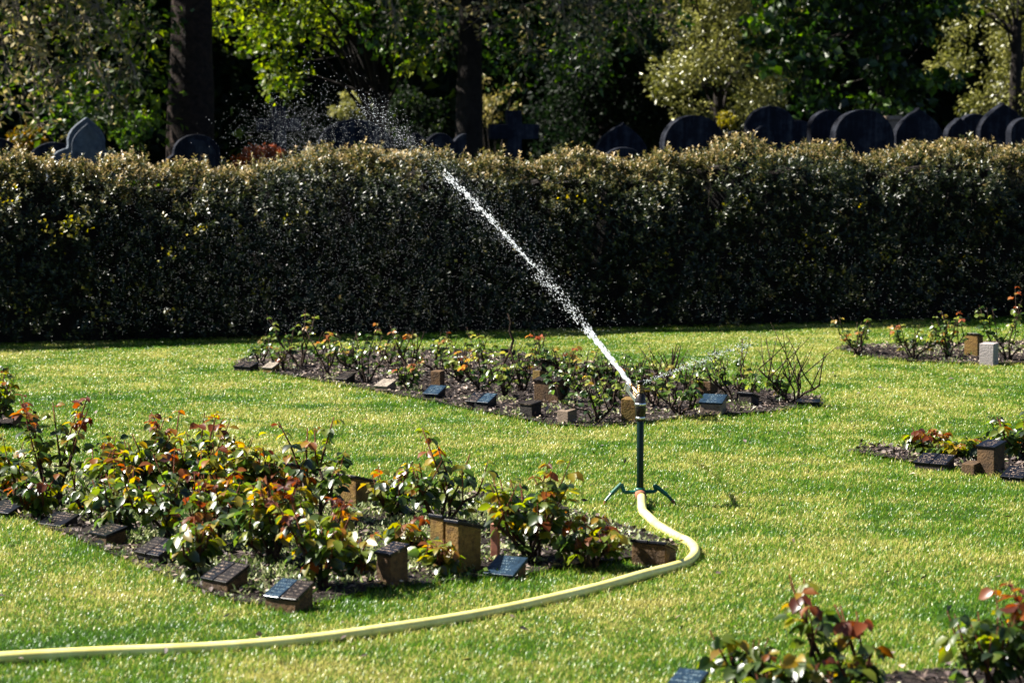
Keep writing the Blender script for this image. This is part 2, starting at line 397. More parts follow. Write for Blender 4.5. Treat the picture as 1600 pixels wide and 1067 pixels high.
# litter: dry bark chips and leaves lying on the soil
Ps = np.concatenate([scatter('front', 9000), scatter('back', 13000), scatter('right_far', 2600), scatter('right_mid', 2200), scatter('right_near', 900), scatter('left', 300)])
lY = rng.uniform(7.6, 21, 260); Ps = np.concatenate([Ps, np.stack([(rng.random(260) * 2 - 1) * .22 * lY, lY], 1)])
m = len(Ps); D = rng.normal(size=(m, 3)); D[:, 2] *= .35; N = np.tile([0, 0, 1.], (m, 1)) + rng.normal(size=(m, 3)) * .5
L = rng.uniform(.014, .045, m)
props(link('leaf_litter', leaf_mesh('litter', np.c_[Ps, .016 + rng.random(m) * .02], D, N, L, L * rng.uniform(.25, .6, m), np.zeros(m), 0), M['litter']), 'dry bark chips and dead leaves covering the rose bed soil', 'leaf litter', kind='stuff')
# dry weed stalks and small weeds
def weeds(key, clumps, per, h, seed, sel=None):
    c = scatter(key, clumps); c = c[edge_dist(BW[key], c[:, 0], c[:, 1]) > .11]
    if sel is not None: c = c[sel(c)]
    base = np.repeat(c, per, 0) + rng.normal(size=(len(c) * per, 2)) * .05
    m = len(base); D = rng.normal(size=(m, 3)) * .8; D[:, 2] = np.abs(D[:, 2]) + .25
    N = rand_dirs(m) + [0, 0, .8]; L = rng.uniform(.5, 1.2, m) * h
    return np.c_[base, .012 + rng.random(m) * h * .8], D, N, L, L * rng.uniform(.25, .6, m), np.clip(np.repeat(rng.random(len(c)), per) * .8 + rng.normal(size=m) * .2, 0, 1)
sets = [weeds('front', 900, 28, .03, 1), weeds('back', 130, 22, .03, 2), weeds('right_far', 40, 20, .03, 3), weeds('right_mid', 40, 20, .03, 4), weeds('right_near', 50, 20, .03, 4)]
A = [np.concatenate(q) for q in zip(*sets)]
props(link('weeds', leaf_mesh('weeds', *A, detail=0), M['weed_leaf']), 'pale low weeds and moss spreading over the rose bed soil', 'weeds', kind='stuff')

# grass blades
def grass():
    nb = 1050000
    Y = rng.uniform(7.2, 25.0, nb); X = (rng.random(nb) * 2 - 1) * (.2118 * Y * 1.13 + .15)
    keep = np.ones(nb, bool); longer = np.ones(nb)
    for k, poly in BW.items():
        lo, hi = poly.min(0) - .4, poly.max(0) + .4
        c = (X > lo[0]) & (X < hi[0]) & (Y > lo[1]) & (Y < hi[1]); ii = np.where(c)[0]
        ins = inside(poly, X[ii], Y[ii]); d = edge_dist(poly, X[ii], Y[ii])
        keep[ii[ins & (d > .03 + .17 * rng.random(len(ii)) ** 2)]] = False
        e = np.clip(1 - d / .13, 0, 1); longer[ii] = np.maximum(longer[ii], 1 + 1.5 * e * rng.random(len(ii)) ** 1.5)
    # hedge foot
    hl = X * .337 - Y * .9415
    X, Y, longer = X[keep], Y[keep], longer[keep]; m = len(X)
    # uneven growth in patches
    pg = np.random.default_rng(3); g = pg.random((90, 60)); fx, fy = (X + 8) / .3, (Y - 6) / .3
    ix, iy = np.clip(fx.astype(int), 0, 58), np.clip(fy.astype(int), 0, 88); a, b = fx - ix, fy - iy
    pat = (g[iy, ix] * (1 - a) + g[iy, np.minimum(ix + 1, 59)] * a) * (1 - b) + (g[iy + 1, ix] * (1 - a) + g[iy + 1, np.minimum(ix + 1, 59)] * a) * b
    far = Y / 10
    H = rng.uniform(.010, .026, m) * longer * (.7 + .6 * pat)
    ang = rng.uniform(0, 2 * math.pi, m); lean = rng.uniform(.2, 1.5, m)
    dx, dy = np.cos(ang), np.sin(ang)
    wd = rng.uniform(.0008, .0017, m) * (.55 + .45 * far)
    ta = ang + rng.uniform(.9, 2.2, m); wx, wy = np.cos(ta) * wd, np.sin(ta) * wd
    z0 = np.zeros(m)
    def pt(t, s_): 
        r_ = lean * H * t * t
        return np.stack([X + dx * r_ + wx * s_, Y + dy * r_ + wy * s_, H * (t - .25 * lean * t * t)], 1)
    V = np.stack([pt(0, 1), pt(0, -1), pt(.55, .85), pt(.55, -.85), pt(1, 0)], 1).reshape(-1, 3)
    bq = (np.arange(m) * 5)[:, None]
    props(link('grass', np_mesh('grass', V, [bq + np.array([[0, 1, 3, 2]]), bq + np.array([[2, 3, 4]])]), M['grass']),
          'short sunlit lawn grass with straw coloured dry patches', 'grass', kind='stuff')
grass()
# white drops on the wet grass, standing in for its glints
m = 2600; cY = rng.uniform(7.5, 21, 260); cX = (rng.random(260) * 2 - 1) * .22 * cY; ci = rng.integers(0, 260, m); cs = rng.uniform(.05, .6, 260)
Y = np.where(rng.random(m) < .65, cY[ci] + rng.normal(size=m) * cs[ci], rng.uniform(8, 21, m)); X = np.where(np.arange(m) % 3 > 0, cX[ci] + rng.normal(size=m) * cs[ci], (rng.random(m) * 2 - 1) * .215 * Y)
OCT = np.array([[1, 0, 0], [-1, 0, 0], [0, 1, 0], [0, -1, 0], [0, 0, 1], [0, 0, -1]], float)
OF = np.array([[0, 2, 4], [2, 1, 4], [1, 3, 4], [3, 0, 4], [2, 0, 5], [1, 2, 5], [3, 1, 5], [0, 3, 5]])
PHI = (1 + 5 ** .5) / 2
ICO = unit(np.array([[-1, PHI, 0], [1, PHI, 0], [-1, -PHI, 0], [1, -PHI, 0], [0, -1, PHI], [0, 1, PHI], [0, -1, -PHI], [0, 1, -PHI], [PHI, 0, -1], [PHI, 0, 1], [-PHI, 0, -1], [-PHI, 0, 1]], float))
IF = np.array([[0, 11, 5], [0, 5, 1], [0, 1, 7], [0, 7, 10], [0, 10, 11], [1, 5, 9], [5, 11, 4], [11, 10, 2], [10, 7, 6], [7, 1, 8], [3, 9, 4], [3, 4, 2], [3, 2, 6], [3, 6, 8], [3, 8, 9], [4, 9, 5], [2, 4, 11], [6, 2, 10], [8, 6, 7], [9, 8, 1]])
def blobs(name, C_, r_, axis=None, stretch=None, base=ICO, bf=IF):
    C_ = np.asarray(C_); m = len(C_)
    V = C_[:, None, :] + base[None] * np.asarray(r_)[:, None, None]
    if axis is not None:
        ax = unit(np.asarray(axis)); dt = (base[None] * ax[:, None, :]).sum(-1) * np.asarray(r_)[:, None] * (np.asarray(stretch)[:, None] - 1)
        V = V + ax[:, None, :] * dt[..., None]
    nb = len(base); f = (np.arange(m)[:, None, None] * nb + bf[None]).reshape(-1, 3)
    return np_mesh(name, V.reshape(-1, 3), [f])
props(link('glint_drops', blobs('drops', np.c_[X, Y, rng.uniform(.012, .04, m)], (.0005 + .0014 * rng.random(m) ** 2.5) * (Y / 11)), M['water'], None, True),
      'white water drops on the lawn grass standing in for its glints', 'water drops', kind='stuff')

# ------------------------------------------------------------------ hedge
HD = np.array([.9415, .337]); HN = np.array([.337, -.9415])      # run direction and outward normal (towards the lawn)
H0 = G(0, 541)[:2]                                                # a point on the hedge foot
def hedge_top(s_):                                                # height along the run
    return 1.49 + .0135 * s_ + .035 * np.sin(s_ * 6.3 + 2 * np.sin(s_ * 1.7)) + .06 * np.exp(-((s_ - 8.0) / .7) ** 2) - .04 * np.exp(-((s_ - 6.6) / .6) ** 2) + .05 * np.sin(s_ * 1.9 + 1) + .035 * np.sin(s_ * 4.7) + .02 * np.sin(s_ * 11)
def hedge():
    root = empty('hedge', (*H0, 0), 0, 'long clipped evergreen hedge with pale bronze young tips across the lawn', 'hedge')
    ns0 = 19000; per0 = 11
    s_ = rng.uniform(-3.0, 14.5, ns0)
    ht = hedge_top(s_)
    face = rng.random(ns0) < .68
    z = np.where(face, ht * rng.random(ns0) ** .8, ht)
    d = np.where(face, 0, -.36 - rng.random(ns0) * .8)                # depth behind the face
    # the shoulder is rounded and leans back, unevenly along the run
    sh = .52 + .2 * np.sin(s_ * 1.3 + .6) + .13 * np.sin(s_ * 3.7 + 2) + .08 * np.sin(s_ * 8.9) - .013 * s_
    sh = np.maximum(sh, .1)
    k = np.clip((z - ht + sh) / sh, 0, 1); d = np.where(face, -.44 * k ** 1.6, d)
    z = np.where(face, z, ht - .3 * np.clip((-d - .85) / .3, 0, 1) ** 2)
    lump = .07 * np.sin(s_ * 3.1 + z * 2.3) + .06 * np.sin(s_ * 7.3 - z * 6.1 + 2) + .06 * np.sin(s_ * 17.7 + z * 13) * np.sin(s_ * 5 - z * 19)
    d = d + np.where(face, lump, 0); z = z + np.where(face, 0, lump * .6)
    inn = np.abs(rng.normal(size=ns0)) * .05
    nrm = unit(np.stack([np.where(face, HN[0] * (1 - .7 * k), 0), np.where(face, HN[1] * (1 - .7 * k), 0), np.where(face, .25 + .9 * k, 1.)], 1))
    out = np.where(rng.random(ns0) < .16, rng.random(ns0) * .09, 0)
    root0 = np.stack([HD[0] * s_ + HN[0] * d, HD[1] * s_ + HN[1] * d, z], 1) + nrm * (out - inn)[:, None]
    axis = unit(nrm + np.array([0, 0, .9]) + rng.normal(size=(ns0, 3)) * .45)
    slen = rng.uniform(.05, .13, ns0)
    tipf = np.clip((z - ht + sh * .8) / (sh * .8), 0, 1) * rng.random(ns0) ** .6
    ii = np.repeat(np.arange(ns0), per0); m = len(ii); q = np.tile((np.arange(per0) + .5) / per0, ns0); an = np.tile(np.arange(per0) * 2.4, ns0) + rng.random(m)
    e1 = unit(np.cross(axis, [.3, .5, .1])); e2 = np.cross(axis, e1)
    rad = e1[ii] * np.cos(an)[:, None] + e2[ii] * np.sin(an)[:, None]
    base = root0[ii] + axis[ii] * (slen[ii] * q)[:, None]
    D = rad + axis[ii] * (.35 + .8 * q)[:, None] + rng.normal(size=(m, 3)) * .2
    N = axis[ii] - rad * .3 + rng.normal(size=(m, 3)) * .3
    L = rng.uniform(.034, .066, m) * (1.1 - .45 * q)
    tint = np.clip(.08 + .36 * tipf[ii] + (.22 + .34 * tipf[ii]) * q ** 1.6 + rng.normal(size=m) * .1 + (rng.random(ns0) < .04)[ii] * .3, 0, 1)  # paler young tips, with the sunlit top also put into the tint
    # upright sprigs along the top
    ns = 1500; ss = rng.uniform(-3, 14.5, ns); dd = -.3 - rng.random(ns) * .7; hh = hedge_top(ss) - .02; ln = rng.uniform(.02, .09, ns) + np.where(rng.random(ns) < .06, rng.random(ns) * .12, 0)
    per = 9; q = np.tile(np.linspace(.15, 1, per), ns); S2 = np.repeat(ss, per); D2 = np.repeat(dd, per)
    lx, ly = np.repeat(rng.normal(size=ns) * .25, per), np.repeat(rng.normal(size=ns) * .25, per); LL = np.repeat(ln, per) * q
    b2 = np.stack([HD[0] * S2 + HN[0] * D2 + lx * LL, HD[1] * S2 + HN[1] * D2 + ly * LL, np.repeat(hh, per) + LL], 1)
    m2 = len(b2); dir2 = rng.normal(size=(m2, 3)) * .6 + [0, 0, .9]
    A = [np.concatenate(x) for x in ((base, b2), (D, dir2), (N, rand_dirs(m2) + [0, 0, .3]), (L, rng.uniform(.018, .034, m2)))]
    W = A[3] * rng.uniform(.36, .55, len(A[3]))
    T = np.concatenate([tint, np.clip(.72 + rng.normal(size=m2) * .2, 0, 1)])
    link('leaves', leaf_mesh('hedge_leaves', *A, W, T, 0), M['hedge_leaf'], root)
    pick = np.where(face & (z < ht * .75) & (z > .15))[0]; pick = pick[rng.choice(len(pick), 60, replace=False)]
    ci = np.repeat(pick, 12); mm = len(ci); ip = root0[ci] + nrm[ci] * .1 + rng.normal(size=(mm, 3)) * [.07, .03, .05]
    iL = rng.uniform(.025, .05, mm)
    link('ivy', leaf_mesh('ivy', ip, rand_dirs(mm) + nrm[ci], nrm[ci] + rng.normal(size=(mm, 3)) * .6 + [0, 0, .4], iL, iL * .8, rng.random(mm), 0), M['yellow_leaf'], root)
    tw = MB()
    for i in range(0, 700):
        a = random.uniform(-2.9, 14.4); z0 = random.uniform(.0, .9); dd = random.uniform(-.6, -.36)
        p0 = np.array([HD[0] * a + HN[0] * dd, HD[1] * a + HN[1] * dd, z0]); v = np.array([random.gauss(0, .25), random.gauss(0, .25), random.uniform(.4, .8)])
        tw.tube([p0, p0 + v * .5 + [random.gauss(0, .03), 0, 0], p0 + v], [.008, .006, .003], 4)
    # solid dark core added inside the hedge to block light
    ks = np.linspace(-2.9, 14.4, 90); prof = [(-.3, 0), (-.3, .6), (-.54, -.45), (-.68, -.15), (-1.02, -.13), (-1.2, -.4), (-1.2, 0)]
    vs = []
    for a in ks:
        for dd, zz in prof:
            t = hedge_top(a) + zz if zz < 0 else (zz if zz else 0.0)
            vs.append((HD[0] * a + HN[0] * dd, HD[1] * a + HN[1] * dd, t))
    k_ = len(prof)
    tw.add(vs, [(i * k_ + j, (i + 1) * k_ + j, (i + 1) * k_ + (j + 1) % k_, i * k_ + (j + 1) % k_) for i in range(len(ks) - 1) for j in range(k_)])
    tw.build('branches', M['dark_bark'], root)  # twigs together with the added light-blocking core
hedge()

# ------------------------------------------------------------------ rose bushes
def rose(px, py, top, hw, label, red=.4, dens=1.0, bare=0.0, seed=0, far=False, group='pruned rose bushes in the memorial beds', leaf=None, canes=None):
    b = G(px, py); sc = scale_at(b[1]); h = (py - top) * sc * (1.05 if not far else 1.2); dens *= .5 if not far else .4; sp = hw * sc * (1.22 if not far else 1.2)
    rs = np.random.default_rng(1000 + seed)
    root = empty('rose_bush', b, 0, label, 'rose bush', group)
    old = MB(); yf = []; LP = []
    nc = canes or int(rs.integers(4, 7))
    for i in range(nc):
        an = 2 * math.pi * (i + rs.random() * .8) / nc; rr = sp * (.35 + .65 * rs.random()); hh = h * (.68 + .34 * rs.random())
        if i == 0: rr *= .3; hh = h
        e = np.array([math.cos(an) * rr, math.sin(an) * rr * .8, hh * .56 * (rs.uniform(.6, 1.1) if bare > .5 else 1)]); mid = e * [.35, .35, .45] + rs.normal(size=3) * (.022 if bare > .5 else .012)
        r0 = .0075 * (.8 + .5 * rs.random())
        pts = [np.array([math.cos(an) * .018, math.sin(an) * .018, -.02]), mid * .55 + rs.normal(size=3) * .006, mid, (mid + e) / 2 + rs.normal(size=3) * .012, e]
        old.tube(pts, [r0 * 1.25, r0, r0 * .9, r0 * .8, r0 * .7], 6)
        ks = int(rs.integers(2, 4)) + (1 if bare > .5 else 0)
        for k in range(ks):
            st = e if k == 0 else pts[2 + k % 2] * .5 + pts[3] * .5
            a2 = an + rs.normal() * 1.1
            ln = (hh - st[2]) * (.75 + .5 * rs.random()) if k else (hh - st[2]) * (1 + .15 * rs.random())
            ln = max(ln, .05) * (rs.uniform(.5, 1.05) if bare > .5 else 1); q = (.28 + .3 * rs.random()) * (rs.uniform(.6, 2.6) if bare > .5 else 1)
            t1 = st + np.array([math.cos(a2) * ln * q * .5, math.sin(a2) * ln * q * .5, ln * .5]) + rs.normal(size=3) * .006
            t2 = st + np.array([math.cos(a2) * ln * q, math.sin(a2) * ln * q, ln])
            f0 = len(old.f); old.tube([st, t1, t2], [r0 * .6, r0 * .45, r0 * .28], 5)
            if bare < .5 and not far: yf.extend(range(f0, len(old.f)))
            if rs.random() < bare: continue
            nl = max(3, int((ln / .024 + 3) * dens))
            for j in range(nl):
                t = (j + .3 + .4 * rs.random()) / nl
                p0 = (st * (1 - 2 * t) + t1 * 2 * t) if t < .5 else (t1 * (2 - 2 * t) + t2 * (2 * t - 1))
                LP.append((p0, j * 2.4 + rs.random(), t, p0[2] / h))
        if bare < .5:                                            # leaves on the lower cane too
            for j in range(int(3 * dens)):
                t = rs.random(); LP.append((mid * (1 - t) + e * t, rs.random() * 6.3, .1, .35))
    co = old.build('canes', [M['cane'], M['red_cane']], root, True)
    for i in yf: co.data.polygons[i].material_index = 1
    if LP:
        P_, D_, N_, L_, T_ = [], [], [], [], []
        size = leaf or (.052 if not far else .041)
        for p0, an, t, zf in LP:
            age = (1 if zf > .8 and t > .6 else 0)
            pet = size * (.7 + .5 * rs.random()) * (1 - .25 * (t > .75)); up = .35 - .55 * rs.random() + .5 * (t > .8)
            ax = np.array([math.cos(an), math.sin(an), up]); ax /= np.linalg.norm(ax); side = np.cross(ax, [0, 0, 1]); side /= np.linalg.norm(side)
            tt = .06 + .5 * rs.random() ** 1.3 * (zf + .25) + ((.5 * red * rs.random() + .16 * red) if age else 0) + (.4 if rs.random() < red * .12 else 0)
            dr = -.2 - .7 * rs.random()
            for off, dv in ((1.0, ax), (.8, ax * .5 + side), (.8, ax * .5 - side), (.35, ax * .3 + side), (.35, ax * .3 - side))[:5 if rs.random() < .35 else 3]:
                P_.append(p0 + ax * pet * off * .75); D_.append(dv + [0, 0, dr] + rs.normal(size=3) * .15)
                N_.append(np.array([0, 0, 1.]) + rs.normal(size=3) * .45); L_.append(size * (.75 + .5 * rs.random()) * (1 - .3 * (t > .85))); T_.append(tt + rs.normal() * .06)
        P_, D_, N_, L_, T_ = map(np.array, (P_, D_, N_, L_, T_))
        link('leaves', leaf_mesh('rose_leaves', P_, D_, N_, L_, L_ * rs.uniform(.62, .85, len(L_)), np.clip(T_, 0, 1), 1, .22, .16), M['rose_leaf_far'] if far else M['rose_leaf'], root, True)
    return root

sd = 0
def RB(*a, **k):
    global sd; sd += 1; return rose(*a, seed=sd, **k)
FB = 'rose bushes of the near left bed'
RB(88, 795, 640, 52, 'tall rose with one red tipped shoot rising at the left end of the near bed', .9, 1.0, group=FB, canes=4)
RB(14, 786, 690, 48, 'rose cut by the left frame edge in the near bed', .6, group=FB)
RB(150, 812, 705, 50, 'leafy rose just right of the tall red tipped shoot', .5, group=FB)
RB(222, 790, 665, 52, 'bushy green rose at the far rim of the near bed, left part', .35, 1.2, group=FB)
RB(305, 785, 655, 52, 'rose with an upright orange topped shoot at the far rim of the near bed', .8, 1.1, group=FB)
RB(365, 800, 688, 52, 'yellowish green rose behind the middle of the near bed', .5, 1.1, group=FB)
RB(262, 852, 722, 58, 'dense rose behind the slate plaque pair at the lawn edge', .6, 1.2, group=FB)
RB(188, 838, 740, 42, 'short rose with bare lower stem beside the small black topped post', .4, 1.0, group=FB, canes=4)
RB(338, 862, 740, 50, 'rose full of red drooping leaves above the twin plaques', .95, 1.1, group=FB)
RB(425, 885, 760, 55, 'large rose with copper leaves behind the corner plaques', .9, 1.2, group=FB)
RB(492, 822, 668, 50, 'tall copper topped rose left of the slanted golden block', .9, 1.0, group=FB)
RB(505, 925, 790, 48, 'rose at the lawn edge right of the corner plaques', .7, 1.1, group=FB)
RB(562, 905, 842, 34, 'low spreading rose left of the square black topped post', .7, .9, group=FB, canes=4)
RB(618, 812, 735, 34, 'small thin rose right of the slanted golden block', .4, .9, group=FB, canes=4)
RB(690, 832, 695, 56, 'rose with orange tips behind the twin tall golden blocks', .9, 1.0, group=FB)
RB(640, 878, 820, 24, 'tiny orange leaved rose between the square post and the twin blocks', .95, .8, group=FB, canes=3)
RB(688, 905, 852, 22, 'tiny leafy shoot at the foot of the twin golden blocks', .5, .8, group=FB, canes=3)
RB(835, 884, 725, 66, 'big open rose with bare dark legs right of the red stake', .75, .95, group=FB, canes=6)
RB(928, 890, 816, 56, 'low red topped rose at the right end of the near bed', .9, 1.3, group=FB)
RB(415, 800, 705, 38, 'rose touching the left side of the narrow golden block', .5, 1.0, group=FB)
RB(310, 905, 815, 32, 'low rose between the slate plaque pair and the twin plaques', .4, .9, group=FB, canes=4)
RB(60, 815, 745, 36, 'low dark rose at the lawn edge near the left frame edge', .3, .9, group=FB, canes=4)
BB = 'rose bushes of the middle bed'
def BK(*a, **k):
    k.setdefault('far', True); a = a if len(a) > 7 else tuple(a) + (.22,); k.setdefault('group', BB); return RB(*a, **k)
BK(408, 572, 532, 22, 'low rose at the left tip of the middle bed beside the black slab', .5, .8, canes=4)
BK(470, 578, 508, 40, 'spreading rose reaching up against the hedge at the left of the middle bed', .4, .75, canes=5)
BK(512, 590, 532, 28, 'thin rose right of the pale beige stone', .6, .7, canes=4)
BK(572, 602, 520, 44, 'full rose with an orange top in the left half of the middle bed', .5, 1.1)
BK(640, 590, 528, 30, 'upright rose at the back left of the middle bed', .4, .7, canes=4)
BK(640, 613, 572, 22, 'small dark rose at the lawn edge left of the blue green plaque', .3, 1.0, canes=4)
BK(683, 585, 532, 36, 'rose behind the small brown post in the middle bed', .5, .8)
BK(748, 614, 560, 44, 'spreading rose right behind the double slate plaque', .4, .85)
BK(756, 588, 534, 24, 'thin rose right of the white upright tablet', .4, .6, canes=3)
BK(822, 588, 540, 34, 'rose under the leaning dead cane', .3, .9)
BK(846, 575, 532, 22, 'sparse rose with orange tips at the back centre of the middle bed', .9, .5, canes=3)
BK(885, 598, 552, 30, 'rose with copper leaves beside the dark slab on a broken post', .9, .9)
BK(905, 618, 562, 30, 'leafy rose left of the dark leaning slab', .2, 1.0)
BK(932, 664, 600, 46, 'low leafy rose at the lawn edge left of the sprinkler', .15, 1.0)
BK(955, 610, 562, 28, 'rose veiled by the sprinkler jet', .1, .9)
BK(1000, 612, 566, 24, 'rose directly behind the sprinkler head', .3, .8, canes=4)
BK(1062, 655, 585, 42, 'dark woody rose right of the sprinkler pole', .2, .7)
BK(1085, 622, 572, 26, 'green rose beside the weathered brown block', .1, .8, canes=4)
BK(1120, 612, 560, 22, 'thin rose with yellow leaf behind the blue plaque', .2, .5, canes=3)
BK(1148, 628, 555, 40, 'open sparse rose right of the blue plaque', .2, .45, .35, canes=5)
BK(1175, 632, 582, 24, 'rose arching to the right at the middle bed end', .2, .8, canes=3)
BK(1228, 632, 580, 20, 'small leafy rose at the foot of the bare one', .2, .9, canes=3)
BK(1244, 634, 535, 54, 'leafless rose with thin dark branches at the right tip of the middle bed', .2, .2, 1.0, canes=7)
BK(1046, 612, 540, 30, 'leafless stubby pruned rose with thick dark stems right of the jet', .2, .2, 1.0, canes=6)
BK(440, 583, 545, 26, 'twiggy half bare rose right beside the pale beige stone', .4, .5, .4, canes=5)
BK(545, 582, 540, 26, 'thin twiggy rose filling the back of the middle bed, left of its orange topped one', .4, .5, .4, canes=5)
BK(610, 575, 535, 24, 'twiggy rose behind the orange topped one in the middle bed', .3, .5, .4, canes=5)
BK(715, 600, 552, 28, 'sparse rose in front of the white upright tablet', .3, .6, .3, canes=5)
BK(790, 625, 575, 30, 'low straggling rose right of the double slate plaque', .5, .6, .3, canes=5)
BK(815, 612, 560, 28, 'twiggy rose before the long black slab, left of the broken post', .4, .5, .4, canes=5)
BK(880, 632, 580, 26, 'dark twiggy rose above the sandy brown block', .2, .6, .3, canes=5)
BK(960, 640, 590, 22, 'rose squeezed between the golden stone and the low leafy rose', .1, .7, .2, canes=4)
BK(1025, 640, 580, 26, 'dark twiggy rose just right of the sprinkler head', .2, .5, .5, canes=6)
# dead cane
b = G(790, 590); root = empty('dead_rose_cane', b, 0, 'single crooked dead cane sticking up from the middle bed', 'rose cane')
def pz(px, py, Y): return P(px, py, Y) - b
t = MB(); t.tube([(0, 0, -.02), pz(788, 566, b[1]), pz(797, 548, b[1]), pz(802, 532, b[1]), pz(796, 517, b[1]), pz(798, 503, b[1]), pz(793, 490, b[1])], [.012, .01, .009, .01, .008, .005, .003], 6)
t.build('cane', M['cane'], root, True)
RF = 'rose bushes of the far right bed'
for a in ((1338, 556, 506, 28, 'red shooted rose at the left tip of the far right bed', 1.0, .7), (1425, 563, 516, 34, 'low copper rose in the middle of the far right bed', 1.0, .9),
          (1482, 563, 500, 30, 'upright rose left of the moss capped stone', .8, 1.0), (1575, 567, 478, 46, 'tallest red leaved rose behind the pale grey block', 1.0, 1.2),
          (1630, 566, 500, 34, 'rose cut by the right frame edge in the far right bed', .9, 1.0)):
    BK(*a, group=RF)
RM = 'rose bushes of the lower right bed'
for a in ((1448, 712, 674, 24, 'small rose with a vivid orange shoot above the twin black plaques', 1.0, .8), (1492, 722, 690, 30, 'low green rose left of the tall black topped post', .3, 1.1),
          (1538, 712, 688, 28, 'leafy rose hugging the tall black topped post', .3, 1.0), (1598, 722, 648, 44, 'green rose at the right frame edge beside the tall black topped post', .1, 1.1),
          (1650, 715, 655, 40, 'rose mostly beyond the right frame edge in the lower right bed', .2, 1.0)):
    RB(*a, group=RM)
RN = 'blurred rose bushes in the near right corner'
for a, c in (((1165, 1098, 1000, 26, 'sparse rose with a whitish leaf at the left of the bottom right corner', .3, .5), 3),
          ((1268, 1100, 920, 22, 'tall copper crowned rose shoot in the bottom right foreground', 1.0, .42), 2), ((1352, 1100, 972, 26, 'rose shoot with drooping orange leaves beside the copper crowned one', 1.0, .5), 2),
          ((1300, 1112, 1022, 60, 'low green rose at the feet of the two tall foreground shoots', .3, .9), 5), ((1225, 1112, 1030, 30, 'low rose left of the copper crowned shoot at the bottom edge', .3, .7), 4),
          ((1545, 1098, 935, 36, 'dense dark rose near the bottom right corner', .5, .9), 5), ((1608, 1092, 920, 34, 'red tipped rose at the right edge of the bottom corner', .9, .9), 4)):
    RB(*a, group=RN, canes=c)
RB(-8, 668, 588, 22, 'dark rose peeking in at the left frame edge above the near bed', .1, .9, canes=4)

# ------------------------------------------------------------------ memorial markers
def marker(px, py, wpx, hpx, yaw, label, stone='brown_stone', slab='plaque_black', nslab=1, slope=32, depth=None, gap=.004, twin=False, dz=0, slab2=None, name='memorial_stone', group='memorial stones of the rose beds'):
    """px,py: foot of the stone; wpx,hpx: width along its face and full height in photo pixels"""
    b = G(px, py); sc = scale_at(b[1]); W = wpx * sc; H = hpx * sc
    root = empty(name, b, yaw, label, 'memorial stone', group)
    D = depth or .1
    rise = D * math.tan(R(slope)); hf = max(H - rise, .015)
    rs = random.Random(int(px * 7 + py))
    bl = MB(); cols = [(-W / 2, W / 2)] if not twin else [(-W / 2, -.006), (.006, W / 2)]
    for i, (x0, x1) in enumerate(cols):
        j = 0 if i == 0 else dz
        bl.add([(x0, -D / 2, -.05), (x1, -D / 2, -.05), (x1, D / 2, -.05), (x0, D / 2, -.05), (x0, -D / 2, hf + j), (x1, -D / 2, hf + j), (x1, D / 2, hf + rise + j), (x0, D / 2, hf + rise + j)],
               [(3, 2, 1, 0), (4, 5, 6, 7), (0, 1, 5, 4), (1, 2, 6, 5), (2, 3, 7, 6), (3, 0, 4, 7)])
    bl.build('block', M[stone], root, bevel=.004)
    if slab:
        ln = D / math.cos(R(slope)) + .012
        for i in range(nslab):
            w1 = (W + .012) / nslab - (gap if nslab > 1 else 0)
            x = 0 if nslab == 1 else (-(W + .012) / 4 if i == 0 else (W + .012) / 4)
            s_ = MB(); s_.box((0, 0, 0), (w1 / 2, ln / 2, .006))
            o = s_.build('plaque', M[slab2 if (i == 1 and slab2) else slab], root, bevel=.002)
            o.location = (x, 0, hf + rise / 2 + .0075 + (dz if (twin and i == 1) else 0)); o.rotation_euler = (R(slope), 0, R(rs.uniform(-2, 2)))
    return root
# near bed, lawn edge (plaques face the lawn)
marker(10, 806, 50, 14, -38, 'low black plaque on the near bed rim at the left frame edge', 'dark_stone', slope=20)
marker(92, 826, 50, 14, -40, 'low black plaque half sunk in grass below the tall red tipped rose', 'dark_stone', slope=20)
marker(170, 852, 44, 26, -48, 'small black topped stone seen edge on at the near bed rim', 'brown_stone', slope=14)
marker(246, 882, 58, 34, -44, 'slate plaque pair, third from the left along the near bed rim', 'dark_stone', 'plaque_brown', 2, slope=24, depth=.1, slab2='plaque_black')
marker(352, 926, 62, 40, -44, 'twin blue black plaques leaning to the lawn left of the bed corner', 'brown_stone', 'plaque_black', 2, slope=26, depth=.1, slab2='plaque_brown')
marker(452, 952, 62, 38, -34, 'brown stone with two plaques at the near bed corner', 'brown_stone', 'plaque_blue', 2, slope=24, depth=.1, slab2='plaque_brown')
marker(613, 918, 34, 64, -45, 'square brown post with a black lettered top by the lawn', 'brown_stone', 'plaque_black', slope=16, depth=.09)
marker(712, 895, 62, 84, 138, 'twin tall golden stone blocks with backs to the camera', 'moss_stone', 'plaque_black', 2, slope=14, depth=.13, twin=True, dz=.012)
marker(557, 795, 40, 52, 138, 'slanted golden block, dark on its right side, at the far bed rim', 'moss_stone', 'plaque_black', slope=14, depth=.12)
marker(457, 772, 30, 48, 138, 'narrow golden block half hidden by roses at the far bed rim', 'moss_stone', 'plaque_black', slope=14, depth=.1)
marker(790, 903, 50, 24, -28, 'low stone with a patterned slate blue plaque beside the red stake', 'brown_stone', 'plaque_blue', slope=24, depth=.11)
marker(1022, 882, 60, 36, 150, 'wide brown stone with a dark top at the near bed right end', 'brown_stone', 'plaque_black', 2, slope=18, depth=.1)
b = G(774, 884); sc = scale_at(b[1]); root = empty('wooden_stake', b, -20, 'reddish wooden stake standing right of the twin golden blocks', 'stake')
s_ = MB(); s_.box((0, 0, .07), (.015, .015, .1)); s_.build('post', M['stake'], root, bevel=.002)
